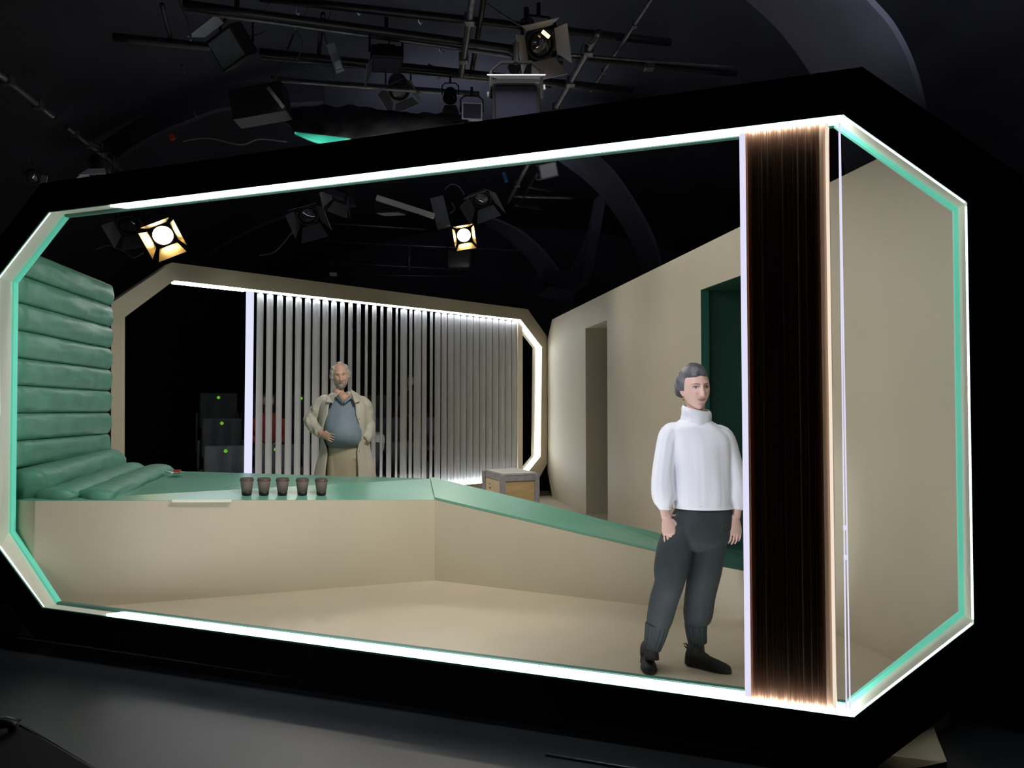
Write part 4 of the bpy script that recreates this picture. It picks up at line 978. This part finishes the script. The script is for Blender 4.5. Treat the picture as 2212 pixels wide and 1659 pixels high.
pipe((1046, -8), (1018, 160), .035, 'dim pipe right beside the bright central cross pipe', z=GZ+.1)
pipe((1412, -8), (1276, 196), .028, 'thin oblique pipe, rightmost of the grid', 'steell', 2, z=GZ+.1)
pipe((1294, 70), (1186, 258), .045, 'thick oblique worn pipe with clamps right of centre', 'steell', 3, z=GZ-.12)
pipe((-20, 146), (112, 250), .045, 'worn grey pipe entering from the left edge of the view', 'steell', 2, z=GZ-.4)
pipe((145, 276), (262, 366), .035, 'worn pipe with clamps above the left flood lamp', 'steell', 4, z=GZ-.4)
pipe((698, 30), (688, 120), .03, 'short cross pipe under the chord, left of centre', z=GZ+.05)
pipe((350, 10), (372, 98), .028, 'short dim cross pipe at upper left', z=GZ+.05)
# pipes seen through the front frame
pipe((1110, 424), (1240, 428), .03, 'thin grey pipe seen through the frame left of the arch', 'steell')
pipe((1140, 402), (1200, 412), .05, 'short black pipe seen through the frame near the white floodlight')
pipe((1110, 442), (1175, 450), .05, 'short black pipe lower of two, seen through the frame')
pipe((1142, 352), (1098, 436), .045, 'oblique grey pipe seen through the frame beside the barn-door lamp', 'steell', 1)
pipe((1162, 372), (1118, 446), .03, 'dim oblique pipe behind the brighter one')
for (p, q, lb) in (((640, 478), (920, 496), 'top'), ((660, 520), (1130, 542), 'second'), ((625, 562), (1035, 585), 'third'), ((700, 592), (1010, 598), 'lowest')):
    a = at(p[0], p[1], 17); b = at(q[0], q[1], 17); bm = bmesh.new(); tube(bm, [a, b], .022, 10)
    tag(link('gallery_rail', bm, 'steell', None, True), '%s horizontal rail of the dark rear gallery' % lb, 'rail', 'rails of the rear gallery')
a = at(884, 530, 16.95); b = at(884, 590, 16.95); bm = bmesh.new(); tube(bm, [a, b], .03, 10); tag(link('gallery_post', bm, 'steell', None, True), 'upright post joining the rear gallery rails', 'post')
# cables
def cable(pts, r, label, m='wire', name='cable', Y=None):
    P_ = [at(x, y, Y) if Y else atz(x, y, GZ) for x, y in pts]
    D_ = [Vector(cr([tuple(p) for p in P_], i/20)) for i in range(21)]
    bm = bmesh.new(); tube(bm, D_, r, 8); return tag(link(name, bm, m, None, True), label, 'cable', 'loose cables of the grid')
cable([(384, -5), (394, 20), (408, 50), (412, 88)], .010, 'grey cable hanging at upper left', Y=6.6)
cable([(642, 54), (628, 90), (606, 145), (583, 188)], .009, 'straight grey hanging wire of the black wing panel', 'steell', 'hanging_wire', 7.2)
cable([(530, 77), (550, 78), (575, 68)], .008, 'short pale cable beside the black fixture', Y=7)
cable([(1053, 8), (1085, 32), (1120, 52), (1140, 62)], .009, 'grey cable swooping to the glowing fresnel lamp', Y=6.3)
cable([(925, 139), (955, 152), (985, 164), (1012, 159)], .009, 'grey cable draped at grid centre', Y=7.4)
cable([(700, 0), (712, 30), (700, 70), (716, 120), (722, 170)], .008, 'twisted cable hanging beside the small ballast box', Y=7)
cable([(310, 545), (290, 556), (270, 545), (235, 530), (205, 540)], .012, 'dim cable loop at left inside the frame', Y=11)
cable([(560, 552), (590, 545), (612, 525), (632, 500)], .012, 'cable curving down from the left barn-door lamp', Y=12)
cable([(1158, 354), (1164, 372), (1158, 386), (1166, 388)], .012, 'short cable of the white floodlight', Y=11.5)
cable([(975, 436), (982, 452), (970, 462)], .012, 'short pale cable right of the hanging panel', Y=11.5)
cable([(1002, 440), (1004, 456), (1010, 468)], .012, 'second short pale cable near the barn-door lamp', Y=11.5)
cable([(200, 310), (218, 322), (222, 345)], .010, 'thin cable loop by the clamps at left', Y=7)
cable([(395, 305), (450, 298), (520, 312), (560, 300), (620, 306)], .012, 'dim bundled cable above the frame at left', Y=9)

cable([(1290, 80), (1276, 96), (1262, 92), (1252, 120)], .007, 'thin cable looping off the oblique pipe', Y=6.4)
cable([(590, -5), (575, 20), (560, 40), (540, 62)], .007, 'thin cable dropping behind the long chord', Y=6.9)
cable([(655, -5), (664, 22), (640, 60), (655, 95), (640, 130)], .006, 'thin wavy cable beside the hanging wire', Y=7.0)
cable([(825, 60), (842, 78), (838, 100)], .007, 'short cable of the hanging black box lamp', Y=6.9)
cable([(960, 410), (975, 398), (992, 404), (1003, 420)], .010, 'thin cable loop above the small lit lamp', Y=11.4)
cable([(1096, 110), (1128, 140), (1120, 180), (1140, 200)], .007, 'thin cable beside the large black lamp', Y=6.5)
for k, (px, py) in enumerate(((905, 50), (950, 112), (942, 168), (640, 30), (772, 30), (420, 250), (393, 155))):
    a = at(px, py, 8.6+.2*k); bm = bmesh.new(); tube(bm, [a+Z*.10, a+Z*.02, a+Vector((.02, 0, -.015)), a+Vector((.045, 0, .01))], .013, 8)
    tag(link('ceiling_hook', bm, 'steell', None, True), 'small steel hook under the dark vault above the grid', 'hook', 'hooks under the vault')
# lamps: local frame aims along -z of its own; quad-based builder
def fixture(px, py, Y, size, aim, label, kind='fresnel', doors=(1, 1, 1, 1), body='lampb', door='lampg', lens='lens', roll_=0, name='stage_lamp', group=None):
    """aim = direction the lamp looks; size = body radius in metres"""
    c = at(px, py, Y); t = thing(name, label, 'stage lamp', c, group)
    Q = Vector(aim).normalized().to_track_quat('Z', 'Y').to_matrix() @ Matrix.Rotation(roll_, 3, 'Z')
    def T(x, y, z): return c+Q @ Vector((x*size, y*size, z*size))
    def TB(bm, cc, s): box(bm, T(*cc), [k*size for k in s], Q)
    bm = bmesh.new()
    if kind == 'fresnel':
        rings = []
        for z, r in ((-1.9, .35), (-1.7, .75), (-1.2, .9), (-.2, .9), (0, 1.0), (.12, 1.0), (.12, .86), (.0, .86)):
            rings.append([T(math.cos(2*PI*j/20)*r, math.sin(2*PI*j/20)*r, z) for j in range(20)])
        vs = strip(bm, rings, wrap=False); bm.faces.new(vs[0][::-1]); bm.faces.new(vs[-1])
    else:
        TB(bm, (0, 0, -.45), (2.1, 1.7, .9)); TB(bm, (0, 0, -1.1), (1.2, .9, .5))
    bevel(link('lamp_body', bm, body, t), size*.04)
    bm = bmesh.new()
    if kind == 'fresnel':
        rings = [[T(math.cos(2*PI*j/20)*r, math.sin(2*PI*j/20)*r, z) for j in range(20)] for r, z in ((.85, .02), (.6, .12), (.3, .18), (.02, .2))]
        vs = strip(bm, rings, wrap=False); bm.faces.new(vs[0][::-1]); bm.faces.new(vs[-1])
    else: TB(bm, (0, 0, .02), (1.8, 1.4, .06))
    link('lens', bm, lens, t, kind == 'fresnel')
    for k, on in enumerate(doors):
        if not on: continue
        a = k*PI/2; ca, sa = math.cos(a), math.sin(a)
        def D_(u, v, w): # u along hinge, v outward, w forward
            x, y = v*ca-u*sa, v*sa+u*ca
            return T(x, y, w)
        ln = .6*on; wv = 1.25
        A_ = [D_(-.8, 1.0, .12), D_(.8, 1.0, .12), D_(wv, 1.0+ln*1.0, .12+1.15*on), D_(-wv, 1.0+ln*1.0, .12+1.15*on)]
        n_ = (A_[1]-A_[0]).cross(A_[2]-A_[0]).normalized()*size*.05
        bm = bmesh.new(); prism(bm, A_, [p+n_ for p in A_]); link('barn_door', bm, door, t)
    bm = bmesh.new()
    hp = T(0, 0, -.8); up = Vector((0, 0, 1)); sd = (Q @ Vector((0, 0, 1))).cross(up)
    if sd.length < .1: sd = Vector((1, 0, 0))
    sd.normalize(); r = size*1.15
    tube(bm, [hp-sd*r, hp-sd*r+up*size*1.3, hp-sd*r*.6+up*size*1.7, hp+sd*r*.6+up*size*1.7, hp+sd*r+up*size*1.3, hp+sd*r], size*.09, 8)
    link('yoke', bm, 'lampb', t)
    bm = bmesh.new(); tube(bm, [hp+up*size*1.65, hp+up*size*2.6], size*.14, 8); link('clamp', bm, 'steel', t)
    return t
fixture(1168, 95, 6.3, .125, (.15, -.75, -.6), 'open lamp with pale barn doors and orange glow, top right of centre', door='lampw', doors=(1.1, 1.1, 1.1, 1.3), roll_=.3, lens='lens')
bm = bmesh.new(); tube(bm, [at(1172, 68, 6.05), at(1186, 80, 6.05)], .016, 8); link('glowing_filament', bm, 'lamp_on2', bpy.data.objects['stage_lamp'], True)
fixture(1150, 150, 6.95, .17, (.4, .1, -.9), 'large black lamp body below the orange-glowing lamp', 'box', (0, 0, 0, 0))
fixture(836, 140, 6.7, .13, (.12, -.25, -1), 'black box lamp hanging over the rumpled cloth', 'box', (0, 0, .8, 0), roll_=.2)
fixture(862, 196, 7.9, .115, (.2, -.6, -.9), 'dim lamp with pale flaps behind the hanging black box lamp', door='lampg', doors=(1, .7, 1, .7), roll_=.6)
fixture(490, 105, 6.8, .17, (-.35, -.75, -.55), 'large black panel lamp at upper left of the grid', 'box', (0, .6, 0, 0), roll_=.25, lens='lampg')
fixture(217, 378, 6.5, .085, (.15, -.45, -1), 'small lamp with bright pale barn doors at far left above the frame', door='lampw', doors=(1.2, 1.2, 1.2, 1.2), roll_=.2)
fixture(70, 385, 6.6, .06, (.5, -.6, -.6), 'small lamp half hidden in the dark at the far left', door='lampw', doors=(1, 0, 0, 0))
fixture(972, 212, 7.4, .07, (0, -.6, -.8), 'small lamp clamped above the black cloth', doors=(0, 0, 0, 1))
fixture(1020, 240, 6.9, .09, (.1, -.9, -.2), 'grey boxy lamp at the right end of the black cloth', 'box', (0, 0, 0, 0), body='lampg')
fixture(1115, 222, 5.85, .175, (0, -.8, -.5), 'wide black batten lamp with pale top edge above the frame', 'box', (0, .35, 0, 0), door='lampw')
# inside the frame opening
fixture(278, 487, 10.2, .15, (.2, -.7, -.8), 'unlit lamp with grey barn doors left of the glowing gold lamp', door='lampg', doors=(1, 1, 1, 1), roll_=.3)
fixture(352, 508, 10.2, .15, (.42, -.80, -.50), 'lit lamp glowing gold at upper left inside the frame', door='gold', doors=(.8, 1.1, 1, 1.1), lens='lamp_on', roll_=.5)
fixture(664, 465, 11.8, .17, (.25, -.7, -.7), 'unlit lamp with grey barn doors left of the white batten', door='lampg', doors=(1.2, 1, 1, 1.2), roll_=.4)
fixture(845, 462, 11.5, .19, (0, .1, -1), 'flat downlight with thin bright rim under the white batten', 'box', (0, 0, 0, 0), lens='lampw', roll_=.3)
fixture(735, 425, 10.6, .13, (-.4, -.4, -.9), 'grey lamp with folded doors close under the head strip', door='lampg', doors=(1, 1, 1, 1), roll_=.8)
fixture(1040, 430, 11.6, .16, (.1, -.6, -.8), 'unlit lamp with wide grey barn doors right of centre', door='lampg', doors=(1.3, 1, 1.3, 1), roll_=.5)
fixture(1002, 508, 11.6, .12, (.15, -.88, -.45), 'small lit lamp glowing white right of centre', door='gold', doors=(.6, .9, .6, .9), lens='lamp_on', roll_=.2)
fixture(992, 560, 11.9, .17, (0, -.95, -.3), 'dark square lamp hanging under the small lit lamp', 'box', (0, 0, 0, 0))
fl_ = fixture(1185, 368, 10.6, .125, (.1, -.95, -.25), 'small white rectangular floodlight in front of the vault arch', 'box', (0, 0, 0, 0), body='lampg', lens='whitep', roll_=.25)
def slab(p, q, Y, w_, name, label, m, cat):
    a, b = at(*p, Y), at(*q, Y); d = (b-a).normalized(); n = Vector((0, -1, 0)); s_ = d.cross(n).normalized()*w_/2
    bm = bmesh.new(); prism(bm, [a-s_, b-s_, b+s_, a+s_], [x-n*w_*.8 for x in (a-s_, b-s_, b+s_, a+s_)]); return tag(link(name, bm, m), label, cat)
slab((813, 426), (937, 466), 11.0, .075, 'batten_lamp', 'long slim white batten tilted under the head strip', 'whitep', 'batten')
slab((943, 425), (958, 488), 11.3, .20, 'hanging_panel', 'dark ribbed panel hanging at the right end of the white batten', 'lampg', 'ribbed_panel')  # plain ribbed panel hung from the grid
o = slab((713, 94), (733, 150), 6.8, .075, 'ballast_box', 'small grey ballast box hanging in the grid left of centre', 'lampw', 'box')
a = at(730, 140, 6.74); bm = bmesh.new(); box(bm, a, (.05, .012, .06), Matrix.Rotation(-.3, 3, 'Y')); link('white_label', bm, 'whitep', o)
slab((1052, 203), (1108, 193), 6.1, .035, 'metal_batten', 'short bright metal edge over the wide black lamp', 'lampg', 'batten')
slab((1152, 190), (1178, 187), 6.1, .035, 'metal_bracket', 'small bright bracket right of the wide black lamp', 'lampw', 'bracket')
slab((712, 592), (727, 593), 15.5, .07, 'exit_light', 'tiny glowing light above the rear frame', 'whitep', 'light')
slab((1088, 372), (1094, 392), 10.8, .05, 'tape_flag', 'small blue tape tag hanging right of the barn-door lamp', 'bluep', 'tag')
slab((368, 290), (372, 300), 8.5, .05, 'indicator_light', 'tiny red plastic cap on the dark grid at upper left', 'redp', 'light')
slab((498, 226), (612, 206), 6.6, .27, 'black_flag_panel', 'square black flag panel hanging left of the rumpled cloth', 'lampb', 'panel')
slab((578, 188), (612, 232), 6.5, .03, 'flag_arm', 'thin grey arm on the right edge of the black flag panel', 'steell', 'arm')
# rumpled black cloth with a teal underside showing
bm = bmesh.new(); rows = []
top = [(596, 240), (700, 232), (800, 236), (900, 244), (1010, 252)]; bot = [(640, 292), (700, 304), (770, 306), (880, 300), (1010, 290)]
for i in range(33):
    t = i/32; a = cr([(*p, 0) for p in top], t); b = cr([(*p, 0) for p in bot], t); r = []
    for j in range(17):
        f = j/16; p = at(a[0]+(b[0]-a[0])*f, a[1]+(b[1]-a[1])*f, 7.6-.9*f+.25*noise.noise(Vector((t*9, f*3, 0)))); p.z += .05*noise.noise(Vector((t*14, f*4, 3))); r.append(p)
    rows.append(r)
strip(bm, rows, closed=False, wrap=False); o = link('rumpled_cloth', bm, 'blackcl', None, True); tag(o, 'rumpled black cloth bundled on the grid above the frame', 'cloth'); q_ = o.modifiers.new('s', 'SOLIDIFY'); q_.thickness = .02
bm = bmesh.new(); rows = []
for i in range(21):
    t = i/20; x = 636+122*t; yt = 287+14*t; yb = yt+2+22*math.sin(PI*min(1, t*1.05))**.8*(.55+.45*t); rows.append([at(x, yt+(yb-yt)*f, 6.62-.1*f+.03*math.sin(t*9)) for f in (0, .33, .66, 1)])
strip(bm, rows, closed=False, wrap=False); o = link('teal_fabric', bm, 'tealcl', None, True); tag(o, 'bright teal fabric edge showing under the rumpled black cloth', 'fabric'); q_ = o.modifiers.new('s', 'SOLIDIFY'); q_.thickness = .01

# ------------------------------------------------------------------ foreground bits
fzz = -.20
a = atz(1888, 1652, fzz); b = atz(2003, 1551, fzz); c = atz(2046, 1665, fzz)
tri = [a, b, c, atz(1880, 1700, fzz)]
bm = bmesh.new(); prism(bm, tri, [p+Z*.04 for p in tri]); tag(link('beige_footing', bm, 'cream'), 'beige painted footing board on the black floor, bottom right corner', 'board')
rr = thing('front_row_seat', 'black seat back corner cut off at the bottom left', 'seat', at(60, 1659, 1.6))
P_ = [at(-60, 1552, 1.75), at(48, 1556, 1.7), at(240, 1668, 1.35), at(240, 1760, 1.35), at(-60, 1760, 1.75)]
bm = bmesh.new(); prism(bm, P_, [p+Vector((-.02, -.12, -.02)) for p in P_]); bevel(link('seat_back', bm, 'lampb', rr), .012, 3)
bm = bmesh.new(); tube(bm, [at(-40, 1566, 1.66), at(14, 1560, 1.66), at(36, 1564, 1.66), at(30, 1578, 1.66)], .012, 10); link('edge_highlight', bm, 'steell', rr, True)  # pale tube put in for the highlight on the seat corner
bm = bmesh.new(); a = FP.pt(FP.hit(1212, 1540)[0], -.19, -.25); b = FP.pt(FP.hit(1560, 1590)[0], -.19, -.25)
tube(bm, [Vector((a.x, a.y, -.193)), Vector((b.x, b.y, -.193))], .006, 8); tag(link('floor_cable', bm, 'steell', None, True), 'thin pale cable lying on the black floor in front of the frame', 'cable')
